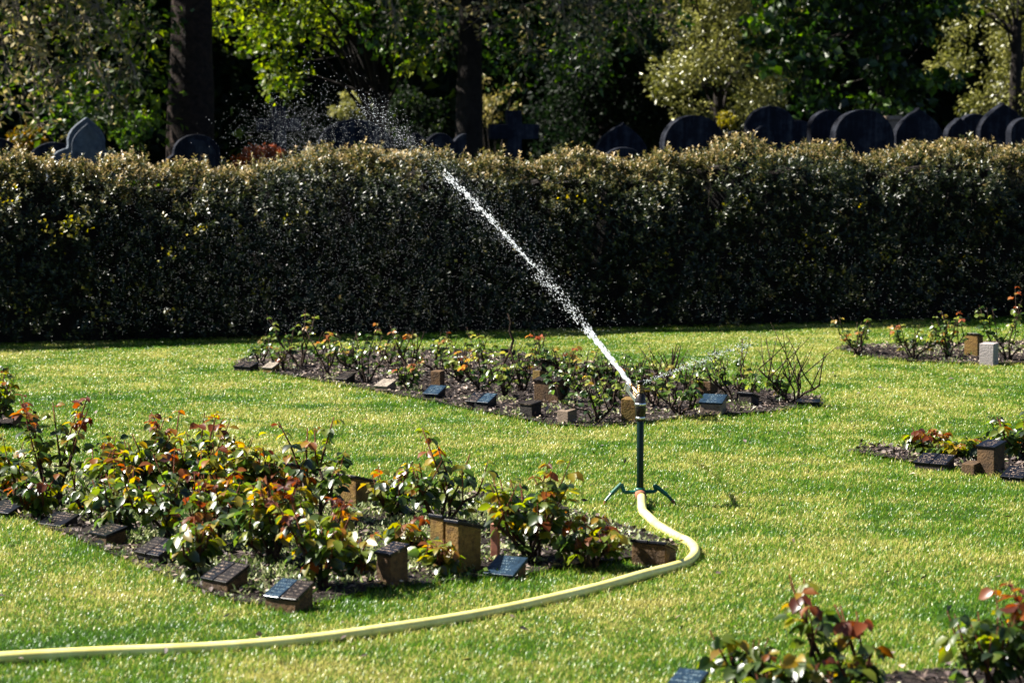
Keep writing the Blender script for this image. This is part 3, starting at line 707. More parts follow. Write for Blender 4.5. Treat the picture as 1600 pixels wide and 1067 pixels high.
s_ = MB(); s_.add([(-.016, -.016, .1705), (.016, -.016, .1705), (.016, .016, .1705), (-.016, .016, .1705), (0, 0, .182)], [(3, 2, 1, 0), (0, 1, 4), (1, 2, 4), (2, 3, 4), (3, 0, 4)])
s_.build('cap', M['stake'], root)
# middle bed
marker(385, 580, 34, 12, -35, 'black slab lying low at the left tip of the middle bed', 'dark_stone', 'plaque_black', 2, slope=16, depth=.1)
marker(424, 584, 18, 16, -35, 'small pale beige stone right of the low black slab', 'moss_stone', 'plaque_pale', slope=22, depth=.09)
marker(540, 601, 22, 16, -35, 'small dark brown stone on the left lawn edge of the middle bed', 'dark_stone', 'plaque_brown', slope=20)
marker(602, 614, 24, 18, -35, 'pale grey topped stone left of the small dark rose', 'pale_stone', 'plaque_pale', slope=20)
marker(684, 608, 18, 30, -30, 'small brown post standing inside the middle bed', 'brown_stone', None, slope=6, depth=.06)
marker(679, 626, 26, 20, -32, 'blue green plaque on a low stone at the middle bed rim', 'dark_stone', 'plaque_blue', slope=24)
marker(752, 640, 42, 22, -34, 'double slate plaque on the rim of the middle bed', 'dark_stone', 'plaque_black', 2, slope=24, slab2='plaque_blue')
marker(718, 574, 16, 17, -10, 'white upright tablet at the back of the middle bed', 'white_stone', None, slope=4, depth=.03)
marker(797, 563, 24, 16, 160, 'dark stone behind the leaning dead cane', 'dark_stone', 'plaque_black', slope=18)
marker(872, 588, 46, 24, 150, 'long black slab at the back centre of the middle bed', 'dark_stone', 'plaque_black', 2, slope=18, depth=.12)
marker(842, 598, 15, 20, 140, 'small orange brown stone in front of the long black slab', 'moss_stone', None, slope=14, depth=.06)
marker(858, 632, 44, 40, -30, 'dark mossy slab on a broken brown post', 'brown_stone', 'plaque_brown', 2, slope=10, depth=.08)
marker(829, 655, 26, 26, -42, 'dark brown block on the lawn edge, left of the sandy one', 'dark_stone', 'plaque_brown', slope=8, depth=.09)
marker(886, 664, 24, 26, -46, 'sandy brown block with a dark right side near the lawn', 'pale_stone', None, slope=8, depth=.08)
marker(931, 606, 22, 34, 125, 'dark leaning slab on brown stone behind the jet', 'brown_stone', 'plaque_black', slope=34, depth=.14)
marker(985, 662, 24, 42, -20, 'golden stone block right behind the sprinkler pole', 'moss_stone', None, slope=6, depth=.09)
marker(1098, 622, 42, 28, 145, 'weathered brown block, its back turned, right of the dark woody rose', 'brown_stone', None, slope=20, depth=.1)
marker(1114, 650, 36, 30, -22, 'low stone with a blue plaque at the right of the middle bed', 'pale_stone', 'plaque_blue', slope=22, depth=.1)
marker(1170, 637, 24, 22, 145, 'small dark block right of the blue plaque', 'dark_stone', 'plaque_black', slope=16)
marker(1263, 637, 34, 10, -14, 'black slab lying flat below the leafless rose', 'dark_stone', 'plaque_black', slope=8, depth=.08)
# right beds
marker(1521, 558, 24, 36, 140, 'moss capped brown stone in the far right bed', 'moss_stone', 'plaque_brown', slope=14, depth=.09)
marker(1545, 571, 24, 36, -35, 'pale grey square block in the far right bed', 'grey_stone', None, slope=4, depth=.1)
marker(1460, 734, 54, 20, -38, 'twin black plaques low at the left of the lower right bed', 'dark_stone', 'plaque_black', 2, slope=20, depth=.1)
marker(1518, 742, 24, 22, -45, 'low brown stone at the left foot of the tall black topped post', 'brown_stone', None, slope=10, depth=.07)
marker(1548, 742, 32, 50, -45, 'tall brown post with a black top in the lower right bed', 'brown_stone', 'plaque_black', slope=12, depth=.1)
marker(1588, 752, 36, 18, -40, 'blue black plaque at the right frame edge in the lower right bed', 'dark_stone', 'plaque_black', slope=22)
marker(1072, 1085, 46, 28, -30, 'dark plaque just showing at the bottom frame edge', 'dark_stone', 'plaque_blue', slope=22, depth=.1)
marker(40, 668, 30, 20, 140, 'dark stone with a brown side near the left frame edge', 'brown_stone', 'plaque_black', slope=12, depth=.1)

# ------------------------------------------------------------------ sprinkler, hose, water
SB = G(1000, 788)
root = empty('sprinkler', SB, 0, 'green lawn sprinkler on a pole stand throwing a water jet', 'sprinkler')
Ks = scale_at(SB[1])
def loc(px, py, dy=0.0):
    q = P(px, py, SB[1] + dy) - SB; return q
p_ = MB(); p_.lathe([(.0155, .045), (.0165, .05), (.0165, .40), (.0155, .402)], k=24); p_.build('pole', M['green_paint'], root, True)
p_ = MB(); p_.tube([(-.075, 0, .058), (.075, 0, .062)], .009, 10); p_.lathe([(.022, .044), (.024, .048), (.024, .076), (.021, .08)], k=20)
p_.build('cross_bar', M['base_paint'], root, False, .001)
for pts, foot in ((((-.075, -.01, .058), (-.088, .0, .098), (-.135, -.02, .055), (-.165, -.03, .02)), (-.168, -.032, .0)),
                  (((.075, .01, .062), (.068, .0, .092), (.125, -.005, .048), (.15, -.01, .022)), (.168, -.012, .0)),
                  (((.0, .02, .06), (.0, .07, .09), (.0, .13, .05), (.0, .17, .02)), (.0, .175, .0))):
    l_ = MB(); l_.tube(pts[:2], .009, 10); l_.tube(pts[1:3], .0105, 10); l_.tube(pts[2:], .0075, 10)
    o = l_.build('leg', M['base_paint'], root, False, .001)
    f_ = MB(); f_.tube([pts[3], foot], [.009, .006], 8); f_.build('foot', M['rust'], o)
h_ = MB(); h_.lathe([(.0175, .395), (.021, .4), (.021, .425), (.025, .43), (.025, .5), (.021, .505), (.021, .52), (.012, .524), (.012, .575), (.018, .577), (.018, .584), (.005, .588)], k=20)
hd = h_.build('head', M['black_metal'], root, True)
h_ = MB(); h_.lathe([(.0215, .405), (.0235, .408), (.0235, .414), (.0215, .417)], k=20); h_.build('ring', M['steel'], hd, True); h_ = MB(); h_.lathe([(.026, .47), (.0275, .473), (.0275, .479), (.026, .482)], k=20); h_.build('ring', M['steel'], hd, True)
h_ = MB()
for i in range(5): h_.lathe([(.0135, .53 + i * .008), (.016, .532 + i * .008), (.016, .534 + i * .008), (.0135, .536 + i * .008)], k=14)
h_.box((.026, .004, .543), (.018, .011, .009)); h_.build('spring', M['brass'], hd, True)
JD = np.array([-.458, .889]); TH = .563
jd = Vector((JD[0], JD[1], TH)).normalized(); jr = jd.to_track_quat('Z', 'Y').to_matrix()
NZ = Vector((0, 0, .51))
z_ = MB(); z_.lathe([(.016, .0), (.015, .03), (.012, .06), (.011, .085), (.013, .087), (.013, .098), (.008, .1)], NZ, 16, jr); z_.build('nozzle', M['brass'], root, True)
sid = jd.cross(Vector((0, 0, 1))).normalized(); upv = sid.cross(jd)
arm = MB(); fr = Matrix((sid, upv, jd)).transposed()
arm.box(NZ + jd * .055 - upv * .027 - sid * .012, (.005, .010, .055), fr); arm.box(NZ + jd * .112 - upv * .014 - sid * .012, (.011, .016, .004), fr)
arm.box(NZ + jd * .095 - upv * .01 - sid * .016, (.003, .016, .02), fr)
arm.build('impact_arm', M['steel'], root, False, .002)
fl = MB(); fl.tube([(0, -.005, .05), (.002, -.03, .045), (.005, -.05, .04)], [.026, .026, .026], 14); fl.build('hose_coupling', M['rust'], root, True)

hp = [(1004, 800), (1012, 806), (1030, 820), (1055, 834), (1076, 846), (1086, 858), (1082, 868), (1062, 880), (1000, 899), (930, 918), (800, 946), (700, 966), (600, 983), (480, 997), (330, 1008), (150, 1018), (0, 1027), (-120, 1032)]
HR = .0205
path = [SB + np.array([.004, -.045, .042])] + [np.append(G(x, y, HR)[:2], HR - .004 + (.014 if i == 0 else 0) + .004 * math.sin(i * 1.7)) for i, (x, y) in enumerate(hp)]
h_ = MB(); h_.tube(catmull(path, 14), HR, 18)
props(h_.build('garden_hose', M['hose'], None, True), 'thick pale yellow hose curving over the lawn to the sprinkler', 'hose')

# the jet: a ballistic rope of water breaking into lumps
J0 = np.array(SB) + np.array(NZ) + np.array(jd) * .11
def jet(d, zz=True): return np.stack([J0[0] + JD[0] * d, J0[1] + JD[1] * d, J0[2] + TH * d - .04 * d * d], -1)
def jdir(d): return unit(np.stack([np.full_like(d, JD[0]), np.full_like(d, JD[1]), TH - .08 * d], -1))
segs = []
def rope(n_, d0, d1, r0, r1, spread0, spread1, st, p=1):
    d = d0 + (d1 - d0) * rng.random(n_) ** p; t = (d - d0) / (d1 - d0)
    c = jet(d) + rng.normal(size=(n_, 3)) * (spread0 + (spread1 - spread0) * t)[:, None]
    segs.append((c, (r0 + (r1 - r0) * t) * rng.uniform(.5, 1.2, n_), jdir(d), rng.uniform(st * .6, st * 1.3, n_)))
rope(420, 0, .42, .0052, .0038, .003, .008, 4)
rope(420, .36, 1.0, .0024, .002, .012, .022, 3)
rope(400, .98, 2.0, .0028, .0038, .004, .013, 3.4)
rope(600, .8, 2.2, .0013, .0017, .022, .045, 2.0)
rope(300, 2.35, 3.2, .0018, .0026, .025, .05, 1.6)
rope(200, 2.5, 4.2, .0014, .0022, .05, .12, 1.4)
A = [np.concatenate(q) for q in zip(*segs)]
props(link('water_jet', blobs('jet', *A), M['water'], None, True), 'white water jet shooting up and left from the sprinkler', 'water jet')
# a side spurt towards the right
n_ = 520; t = rng.random(n_) ** .8; d = np.array([.30, .35, .32]); c = J0 + np.array([.03, .02, -.01]) + np.outer(t * 1.0, [.62, .7, .17]) + rng.normal(size=(n_, 3)) * (.004 + .014 * t)[:, None]
c[:, 2] -= .02 * t * t
props(link('water_spurt', blobs('spurt', c, rng.uniform(.0009, .002, n_), np.tile(d, (n_, 1)), rng.uniform(1.2, 2.4, n_)), M['mist'], None, True), 'faint thin water spurt going right from the sprinkler head', 'water spurt', kind='stuff')
# drops falling out of the jet, hanging in front of and above the hedge
C_, R_ = [], []
n_ = 900; d = rng.uniform(.5, 2.4, n_); c = jet(d) + rng.normal(size=(n_, 3)) * .03; c[:, 0] += np.abs(rng.normal(size=n_)) * .16; c[:, 2] -= np.abs(rng.normal(size=n_)) * .12; C_.append(c); R_.append(rng.uniform(.0006, .0016, n_))
n_ = 9000; px = np.concatenate([rng.normal(560, 170, n_ // 2), rng.uniform(150, 900, n_ - n_ // 2)]); py = rng.uniform(270, 520, n_); Yd = rng.uniform(13.5, 19.5, n_)
C_.append(np.array([P(a, b_, y) for a, b_, y in zip(px, py, Yd)])); R_.append(rng.uniform(.0005, .0014, n_))
n_ = 3200; px = rng.normal(462, 50, n_); py = 205 + rng.normal(size=n_) * 30 - (px - 452) * .04; Yd = rng.uniform(15, 18, n_)
C_.append(np.array([P(a, b_, y) for a, b_, y in zip(px, py, Yd)])); R_.append(.0006 + .0018 * rng.random(n_) ** 3)
n_ = 1600; px = rng.normal(612, 34, n_); py = 200 + (px - 590) * .5 + rng.normal(size=n_) * 22; Yd = rng.uniform(14, 16, n_)
C_.append(np.array([P(a, b_, y) for a, b_, y in zip(px, py, Yd)])); R_.append(.0006 + .0014 * rng.random(n_) ** 3)
n_ = 900; px = rng.uniform(1060, 1600, n_); py = rng.uniform(380, 500, n_); Yd = rng.uniform(14, 19, n_)
C_.append(np.array([P(a, b_, y) for a, b_, y in zip(px, py, Yd)])); R_.append(rng.uniform(.0006, .0015, n_))
C_ = np.concatenate(C_); R_ = np.concatenate(R_)
props(link('water_droplets', blobs('droplets', C_, R_, base=OCT, bf=OF), M['mist'], None, True), 'fine spray of water droplets drifting before the hedge', 'water droplets', kind='stuff')

# ------------------------------------------------------------------ gravestones behind the hedge
def prof_round(W, H, sh=.0, k=18):
    r = W / 2 - sh; z0 = H - r * .8
    pts = [(-W / 2, 0), (-W / 2, z0 - (.08 if sh else 0))]
    if sh: pts += [(-r, z0 - .02)]
    pts += [(-r * math.cos(math.pi * i / k), z0 + r * .8 * math.sin(math.pi * i / k)) for i in range(k + 1)]
    if sh: pts += [(r, z0 - .02)]
    return pts + [(W / 2, z0 - (.08 if sh else 0)), (W / 2, 0)]
def prof_gothic(W, H):
    left = [(-.5, None), (-.5, -.7), (-.49, -.6), (-.45, -.52), (-.37, -.45), (-.29, -.415), (-.245, -.405), (-.235, -.36), (-.24, -.29), (-.22, -.22), (-.18, -.155), (-.12, -.095), (-.05, -.04), (0, 0)]
    left = [(x * W, 0 if z is None else H + z * W) for x, z in left]
    return left + [(-x, z) for x, z in reversed(left[:-1])]
def prof_point(W, H):
    left = [(-W / 2, 0), (-W / 2, H - W * .5)] + [(-W / 2 + W * .5 * t, H - W * .5 + W * .5 * (t ** .55)) for t in np.linspace(.05, .9, 8)] + [(-W * .03, H - W * .02), (0, H + W * .03)]
    return left + [(-x, z) for x, z in reversed(left[:-1])]
def prof_scallop(W, H):
    pts = [(-W / 2, 0), (-W / 2, H - .1)]
    for t in np.linspace(0, 1, 9): pts.append((-W / 2 + W / 2 * t * .96, H - .1 + .1 * abs(math.cos(t * math.pi)) ** .8))
    for t in np.linspace(0, 1, 9): pts.append((W * .02 + W / 2 * t * .96, H - .1 + .1 * abs(math.cos(t * math.pi)) ** .8))
    return pts + [(W / 2, 0)]
def prof_cross(W, H, aw, az):
    a = aw / 2
    return [(-a, 0), (-a, az - a), (-W / 2, az - a), (-W / 2, az + a), (-a, az + a), (-a, H), (a, H), (a, az + a), (W / 2, az + a), (W / 2, az - a), (a, az - a), (a, 0)]
def slab(mb, pts, y0, y1):
    n_ = len(pts); vs = [(x, y0, z) for x, z in pts] + [(x, y1, z) for x, z in pts]
    mb.add(vs, [tuple(range(n_)), tuple(range(2 * n_ - 1, n_ - 1, -1))] + [(i, n_ + i, n_ + (i + 1) % n_, (i + 1) % n_) for i in range(n_)])
def inset(pts, k, W, H): return [(x * (1 - 2 * k / W), z * (1 - k / H) + .0) for x, z in pts]
GR = 'old gravestones behind the hedge'
def grave(px, top, wpx, Y, kind, label, yaw=20, th=.13, panel=False, mat='gravestone', **kw):
    sc = scale_at(Y); q = P(px, top, Y); H = q[2]; W = wpx * sc * 1.12
    root = empty('gravestone', (q[0], Y, 0), yaw, label, 'gravestone', GR)
    pts = {'round': lambda: prof_round(W, H), 'shoulder': lambda: prof_round(W, H, W * .12), 'gothic': lambda: prof_gothic(W, H), 'point': lambda: prof_point(W, H),
           'scallop': lambda: prof_scallop(W, H), 'cross': lambda: prof_cross(W, H, W * .3, H - W * .42)}[kind]()
    root.rotation_euler = (R(random.uniform(-2, 2)), R(random.uniform(-2.5, 2.5)), R(yaw + random.uniform(-5, 5)))
    m_ = MB(); slab(m_, pts, -th / 2, th / 2); m_.build('slab', M[mat], root, bevel=.012)
    if panel:
        m_ = MB(); slab(m_, inset(pts, .07, W, H), -th / 2 - .03, -th / 2 + .01); m_.build('panel', M[mat], root, bevel=.01)
    m_ = MB(); m_.box((0, 0, .09), (W / 2 + .1, th / 2 + .1, .1)); m_.build('plinth', M[mat], root, bevel=.01)
    if kind == 'shoulder':
        m_ = MB(); slab(m_, inset(pts, .06, W, H), -th / 2 - .02, -th / 2 + .01); m_.build('panel', M[mat], root, bevel=.01)
grave(2, 216, 62, 27.5, 'round', 'dark rounded gravestone cut by the left frame edge')
grave(129, 183, 108, 27.5, 'gothic', 'tall trefoil topped gravestone with a lit double rim at the left', 22, panel=True, mat='lit_gravestone')
grave(82, 222, 74, 29.5, 'round', 'dark gravestone half hidden behind the trefoil topped one', 22)
grave(302, 210, 86, 27.5, 'shoulder', 'low round topped gravestone in front of the thick brown trunk')
grave(440, 166, 62, 31, 'cross', 'stone cross seen through the spray left of the jet', 14, kw=1)
grave(545, 186, 108, 30, 'round', 'broad dark blue round gravestone behind the jet', 12)
grave(685, 208, 76, 28.5, 'scallop', 'gravestone with a double scalloped top right of the jet', 16)
grave(802, 173, 70, 31, 'cross', 'plain stone cross standing before the black yew', 12)
grave(963, 193, 74, 31, 'point', 'small pointed gravestone right of the plain cross', 16)
grave(970, 230, 56, 28, 'round', 'low arched stone just topping the hedge before the pointed one', 16)
grave(1088, 180, 94, 28.5, 'round', 'wide round gravestone below the pale olive tree')
grave(1198, 166, 72, 31, 'round', 'round gravestone behind the small trefoil one')
grave(1192, 196, 66, 28.5, 'gothic', 'small trefoil gravestone peeking over the hedge', 20)
grave(1300, 172, 58, 31.5, 'round', 'round gravestone half hidden behind the large arched one')
grave(1345, 171, 96, 28.5, 'round', 'large arched gravestone under the dark maple')
grave(1438, 170, 74, 31, 'point', 'ogee pointed gravestone right of the large arched one')
grave(1490, 184, 80, 28.5, 'gothic', 'trefoil gravestone in front of the ogee pointed one', 20)
grave(1568, 162, 72, 29.5, 'point', 'tall pointed gravestone near the right frame edge')
grave(1606, 184, 50, 28, 'round', 'rounded gravestone cut by the right frame edge')
grave(1248, 188, 56, 33, 'round', 'dark low gravestone in the gap left of the half hidden round one', 16)
grave(1518, 178, 54, 32, 'round', 'dark gravestone between the trefoil one and the tall pointed one at the right', 18)
grave(1146, 204, 40, 31, 'round', 'small dark stone just right of the wide round gravestone', 16)
s_ = P(1395, 188, 34); root = empty('stone_post', (s_[0], 34, 0), 15, 'thin pale stone post between gravestones under the maple', 'post')
m_ = MB(); m_.box((0, 0, s_[2] / 2), (.09, .07, s_[2] / 2)); m_.build('shaft', M['pale_stone'], root, bevel=.01)
m_ = MB(); m_.box((0, 0, s_[2] + .031), (.11, .09, .03)); m_.build('cap', M['pale_stone'], root, bevel=.01)

# ------------------------------------------------------------------ trees
def crown_mesh(clumps, rad, per, L, tint, detail=0, flat=.7, droop=.2, ratio=.62, seed=0, up=.5):
    rs = np.random.default_rng(seed); k = len(clumps)
    per = np.broadcast_to(per, (k,)); idx = np.repeat(np.arange(k), per); m = len(idx)
    v = rs.normal(size=(m, 3)); v = unit(v) * (rs.random((m, 1)) ** .45)
    Pt = clumps[idx] + v * np.asarray(rad)[idx][:, None] * [1, 1, flat]
    D = v * .6 + rs.normal(size=(m, 3)) * .6 + [0, 0, -droop]; N = rs.normal(size=(m, 3)) * .7 + [0, 0, up]
    LL = L * rs.uniform(.6, 1.3, m)
    t = np.clip((np.asarray(tint)[idx] if np.ndim(tint) else tint) + (rs.random(k)[idx] - .5) * .4 + rs.normal(size=m) * .15, 0, 1)
    return leaf_mesh('crown', Pt, D, N, LL, LL * ratio * rs.uniform(.7, 1.2, m), t, detail, .15, .15)
def tree(name, label, cat, base, trunk_r, trunk_top, clumps, rad, per, L, leafm, barkm, tint=.5, lean=(0, 0), nlimb=18, group=None, seed=0, flare=1.5, twigs=None, **kw):
    rs = np.random.default_rng(seed + 50); base = np.array([base[0], base[1], 0.])
    root = empty(name, base, 0, label, cat, group)
    tr = MB(); hs = np.linspace(0, 1, 14); top = np.array([lean[0], lean[1], trunk_top])
    pts = [top * h + [.05 * math.sin(h * 5 + seed) * trunk_top * .06, 0, 0] for h in hs]; pts[0] = np.array([0, 0, -.1])
    rr = [trunk_r * ((1 - .55 * h) + (flare - 1) * math.exp(-h * trunk_top / .35)) * (1 + .04 * math.sin(i * 2.1)) for i, h in enumerate(hs)]
    tr.tube(pts, rr, 16)
    cl = clumps - base
    for i in rs.choice(len(cl), min(nlimb, len(cl)), replace=False):
        h = rs.uniform(.55, 1); s0 = top * h; e = cl[i]; mid = s0 * .5 + e * .5 + rs.normal(size=3) * .2 + [0, 0, .1 * np.linalg.norm(e - s0)]
        r0 = trunk_r * .3 * (1 - .5 * h)
        tr.tube([s0, s0 * .75 + mid * .25, mid, e], [r0, r0 * .8, r0 * .5, r0 * .15], 7)
    tr.build('trunk', M[barkm], root, True)
    me = crown_mesh(cl, rad, per, L, tint, seed=seed, **kw); o = link('crown', me, M[leafm], root)
    return root
def clumps_px(rs, n_, x0, x1, y0, y1, Y, dY, shape=None):
    out = []
    while len(out) < n_:
        px, py = rs.uniform(x0, x1), rs.uniform(y0, y1)
        if shape and not shape((px - x0) / (x1 - x0), (py - y0) / (y1 - y0)): continue
        out.append(P(px, py, Y + rs.uniform(-dY, dY)))
    return np.array(out)
def dome(rs, n_, c, r):
    v = unit(rs.normal(size=(n_, 3))) * (rs.random((n_, 1)) ** .4) * r; return np.asarray(c) + v
TG = 'trees of the old churchyard'
r_ = np.random.default_rng(21)

def drooping(root_o, starts, name, leafm, L, n_side=5, seed=0):
    """thin hanging branches with scattered young leaves, in the tree's own frame"""
    rs = np.random.default_rng(seed); b0 = np.array(root_o.location); tw = MB(); Lp, Dd = [], []
    for (s0, e0) in starts:
        s0 = np.asarray(s0) - b0; e0 = np.asarray(e0) - b0
        ln = np.linalg.norm(e0 - s0); k = 9
        pts = [s0 + (e0 - s0) * (i / k) + rs.normal(size=3) * .04 * ln * (.3 if i else 0) + [0, 0, .12 * ln * math.sin(math.pi * i / k)] for i in range(k + 1)]
        tw.tube(pts, list(np.linspace(.016, .004, k + 1)), 5)
        for i in range(2, k + 1):
            for _ in range(n_side):
                d = unit(rs.normal(size=3) + [0, 0, -.5]); l2 = rs.uniform(.12, .5); q = pts[i] + d * l2
                q[2] -= .1 * l2; tw.tube([pts[i], pts[i] * .5 + q * .5 + rs.normal(size=3) * .02, q], [.005, .004, .002], 4)
                for t in (.4, .7, 1.0, 1.0):
                    if rs.random() < .8: Lp.append(pts[i] * (1 - t) + q * t); Dd.append(d + rs.normal(size=3) * .7)
    tw.build('branches', M['twig'], root_o)
    Lp = np.array(Lp); m = len(Lp); LL = rs.uniform(.5, 1.3, m) * L
    link('young_leaves', leaf_mesh('young', Lp, np.array(Dd), rand_dirs(m, rs) + [0, 0, .4], LL, LL * .6, np.clip(.55 + rs.normal(size=m) * .3, 0, 1), 0), M[leafm], root_o)

# A: thick brown trunk, crown above the frame
bA = P(288, 240, 33)
clA = dome(r_, 90, (bA[0], 33.5, 8.5), (5.5, 4.5, 3.2)); clA = clA[clA[:, 2] > 4.6]
tA = tree('tree', 'thick ringed brown trunk standing behind the left gravestones', 'tree', bA, .37, 8, clA, np.full(len(clA), .9), 150, .17, 'dark_leaf', 'bark', .6, (.25, .2), group=TG, seed=1, flare=1.45)
# B: left tree with hanging branches of pale young leaves
bB = P(-150, 240, 31)
clB = dome(r_, 70, (bB[0], 31.5, 8), (4.5, 4, 3)); clB = clB[clB[:, 2] > 4.6]; clB = np.concatenate([clB, clumps_px(r_, 26, -40, 250, -20, 190, 32.5, 1.2)])
tB = tree('tree', 'tree at the far left whose hanging branches carry pale young leaves', 'tree', bB, .3, 7, clB, np.r_[np.full(len(clB) - 26, .9), np.full(26, .5)], np.r_[np.full(len(clB) - 26, 110), np.full(26, 60)], .13, 'lime_leaf', 'bark', .34, group=TG, seed=2)
st = [(P(-80 + 10 * i, -190, 30.5 + (i % 3) * .6), P(x, y, 30 + (i % 4) * .7)) for i, (x, y) in enumerate(((20, 165), (60, 120), (110, 190), (150, 60), (170, 140), (205, 100), (225, 40), (90, 40), (30, 60), (130, 100), (60, 190), (200, 165)))]
drooping(tB, st, 'hanging', 'tan_leaf', .085, 12, 3)
# C: lime green tree with forked dark trunk
bC = P(572, 240, 38)
clC = np.concatenate([clumps_px(r_, 46, 345, 560, -120, 150, 36.5, 1.6, lambda a, b: b < .55 + .42 * (1 - abs(a - .45) * 2)), clumps_px(r_, 14, 540, 690, -120, 105, 37, 1.2), dome(r_, 40, (bC[0] - 1, 38, 7.6), (4, 3, 2.2))])
tree('tree', 'bright lime green leaved tree with a forked dark trunk left of centre', 'tree', bC, .19, 3.2, clC, np.r_[np.full(60, .38), np.full(40, .8)], np.r_[np.full(60, 58), np.full(40, 120)], .12, 'lime_leaf', 'dark_bark', np.r_[np.full(46, .62), np.full(14, .52), np.full(40, .25)], (.3, 0), 26, TG, 3, up=.2)
# D: tall black trunk in the centre, branches with tan leaves along the top
bD = P(735, 240, 37)
clD = np.concatenate([dome(r_, 90, (bD[0] + .8, 37.5, 8.2), (5.5, 4, 3.0)), clumps_px(r_, 30, 540, 1040, -90, 60, 37, 1.5), clumps_px(r_, 14, 620, 940, 40, 140, 38, 1)])
clD = clD[(clD[:, 2] > 3.0)]
tD = tree('tree', 'tall straight black trunk behind the plain cross, centre of the churchyard', 'tree', bD, .24, 8, clD, np.full(len(clD), .62), 100, .13, 'maple_leaf', 'dark_bark', .5, group=TG, seed=4, flare=1.3)
st = [(P(x - 60, -150, 34.5), P(x, y, 34 + (i % 4) * .5)) for i, (x, y) in enumerate(((620, 40), (690, 60), (770, 40), (830, 75), (890, 60), (940, 70), (985, 40), (1030, 20), (870, 20), (930, 25), (1050, 45), (720, 20)))]
drooping(tD, st, 'hanging', 'tan_leaf', .08, 10, 5)
# E: black yew
bE = P(945, 240, 44)
clE = clumps_px(r_, 80, 835, 1045, -30, 235, 44, 1.2, lambda a, b: abs(a - .5) < .16 + .36 * b)
tree('yew_tree', 'dense black green yew filling the gap right of the plain cross', 'tree', bE, .2, 3, clE, np.full(len(clE), .5), 260, .1, 'dark_leaf', 'dark_bark', .15, group=TG, seed=5, up=.2)
# F: pale olive tree
bF = P(1122, 240, 42)
clF = np.concatenate([clumps_px(r_, 110, 1015, 1265, -150, 190, 42, 1.6, lambda a, b: (a - .5) ** 2 * 4 + max(0, b - .62) ** 2 * 6 < .96)])
tree('olive_tree', 'pale sunlit olive green tree right of the dark yew', 'tree', bF, .14, 3.5, clF, np.full(len(clF), .42), 230, .085, 'olive_leaf', 'dark_bark', .55, group=TG, seed=6, ratio=.5)
# G: dark maple
bG = P(1376, 240, 37)
clG = np.concatenate([clumps_px(r_, 70, 1190, 1520, -200, 170, 37, 1.5, lambda a, b: (a - .5) ** 2 * 4 < .98 - max(0, b - .75) * 1.5)])
tree('maple_tree', 'dark green maple with layered boughs and a slim trunk', 'tree', bG, .09, 4.6, clG, np.full(len(clG), .42), 75, .15, 'maple_leaf', 'dark_bark', .5, group=TG, seed=7, flat=.3, ratio=.9, nlimb=30)
# H: olive tree at right
bH = P(1586, 240, 43)
clH = clumps_px(r_, 85, 1470, 1720, -150, 170, 44, 1.5, lambda a, b: (a - .5) ** 2 * 4 + max(0, b - .7) ** 2 * 5 < .98)
tree('olive_tree', 'olive brown leaved tree at the right frame edge with a dark trunk', 'tree', bH, .17, 4, clH, np.full(len(clH), .42), 220, .085, 'olive_leaf', 'dark_bark', .45, group=TG, seed=8, ratio=.5)

def shrub(px, py, rpx, Y, leafm, label, L=.07, n_=24, per=60, tint=.5, seed=0, squash=1.0):
    c = P(px, py, Y); sc = scale_at(Y); r = rpx * sc; rs = np.random.default_rng(seed + 300)
    base = np.array([c[0], Y, 0]); root = empty('shrub', base, 0, label, 'shrub', 'shrubs among the gravestones')
    cl = []
    while len(cl) < n_:
        v = rs.uniform(-1, 1, 3)
        if (v ** 2).sum() < 1: cl.append((v[0] * r, v[1] * r, max(.2, c[2] + v[2] * r * squash)))
    cl = np.array(cl); st_ = MB()
    for q in cl[:10]: st_.tube([(0, 0, -.02), q * [.3, .3, .5] + rs.normal(size=3) * .03, q], [.025, .015, .006], 5)
    st_.build('stems', M['dark_bark'], root)
    # foliage down to the ground
    low = cl * [.8, .8, .55]; cl = np.concatenate([cl, low])
    link('leaves', crown_mesh(cl, np.full(len(cl), r * .33), per, L, tint, seed=seed, up=.3), M[leafm], root)
shrub(42, 228, 30, 34, 'orange_leaf', 'orange yellow shrub between the left gravestones', seed=1, per=45, tint=.3)
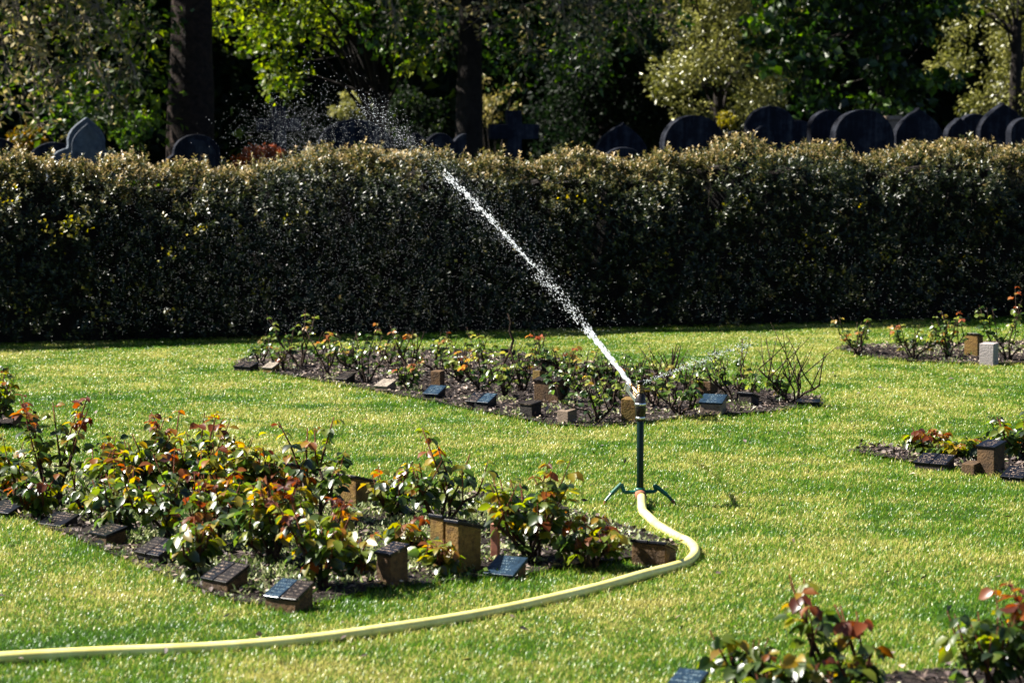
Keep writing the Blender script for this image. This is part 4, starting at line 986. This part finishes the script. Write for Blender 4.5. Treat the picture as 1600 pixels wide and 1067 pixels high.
shrub(402, 246, 34, 30, 'red_leaf', 'small rust red shrub beside the stone cross in the spray', .05, per=45, seed=2, squash=.6)
shrub(212, 205, 36, 37, 'maple_leaf', 'dull green shrub left of the thick brown trunk', tint=.75, seed=3)
shrub(556, 176, 36, 48, 'olive_leaf', 'pale green shrub showing left of the forked trunk', .09, seed=4, per=80, tint=.7)
shrub(1136, 192, 16, 40, 'yellow_leaf', 'small bright yellow shrub below the pale olive tree', .06, 12, 40, seed=5)
shrub(775, 160, 42, 45, 'tan_leaf', 'tan leaved shrub right of the straight black trunk', .08, 20, 26, .4, seed=6)
shrub(640, 180, 50, 47, 'dark_leaf', 'dark green shrub between the forked and the straight trunks', .1, 26, 60, .4, seed=7)
shrub(130, 160, 60, 44, 'maple_leaf', 'dark shrub behind the tall trefoil gravestone', .1, 30, 70, .35, seed=8)

# far wood closing the view
m = 60000; X = rng.uniform(-26, 26, m); Y = 58 + np.abs(rng.normal(size=m)) * 2.2 + 1.2 * np.sin(X * .8); Z = rng.random(m) * 15
Y -= 1.5 * np.clip(Z / 9, 0, 1) * (np.sin(X * 1.3 + Z) + 1)
V1, p1, _ = leaves_geo(np.stack([X, Y, Z], 1), rand_dirs(m), rand_dirs(m) + [0, -.4, .4], rng.uniform(.2, .5, m), rng.uniform(.15, .35, m), 0)
xs = np.linspace(-60, 60, 121); vs = []; zs = np.linspace(0, 14, 15)
for x in xs:
    for z in zs: vs.append((x, 61 + .8 * math.sin(x * .9 + z * .7) + .5 * math.sin(x * 2.3 - z) + (2.5 if z > 12.5 else 0), z))
V2 = np.array(vs); k_ = len(zs); q = (np.arange(120)[:, None] * k_ + np.arange(k_ - 1)[None]).ravel()
f2 = np.stack([q, q + k_, q + k_ + 1, q + 1], 1) + len(V1)
props(link('wood', np_mesh('wood', np.concatenate([V1, V2]), [p1[0], f2], [np.tile(np.clip(.4 + rng.normal(size=m) * .25, 0, 1), 2), np.zeros(len(f2))]), M['dark_leaf']),
      'dark wood closing the view behind the churchyard trees', 'wood', kind='stuff')
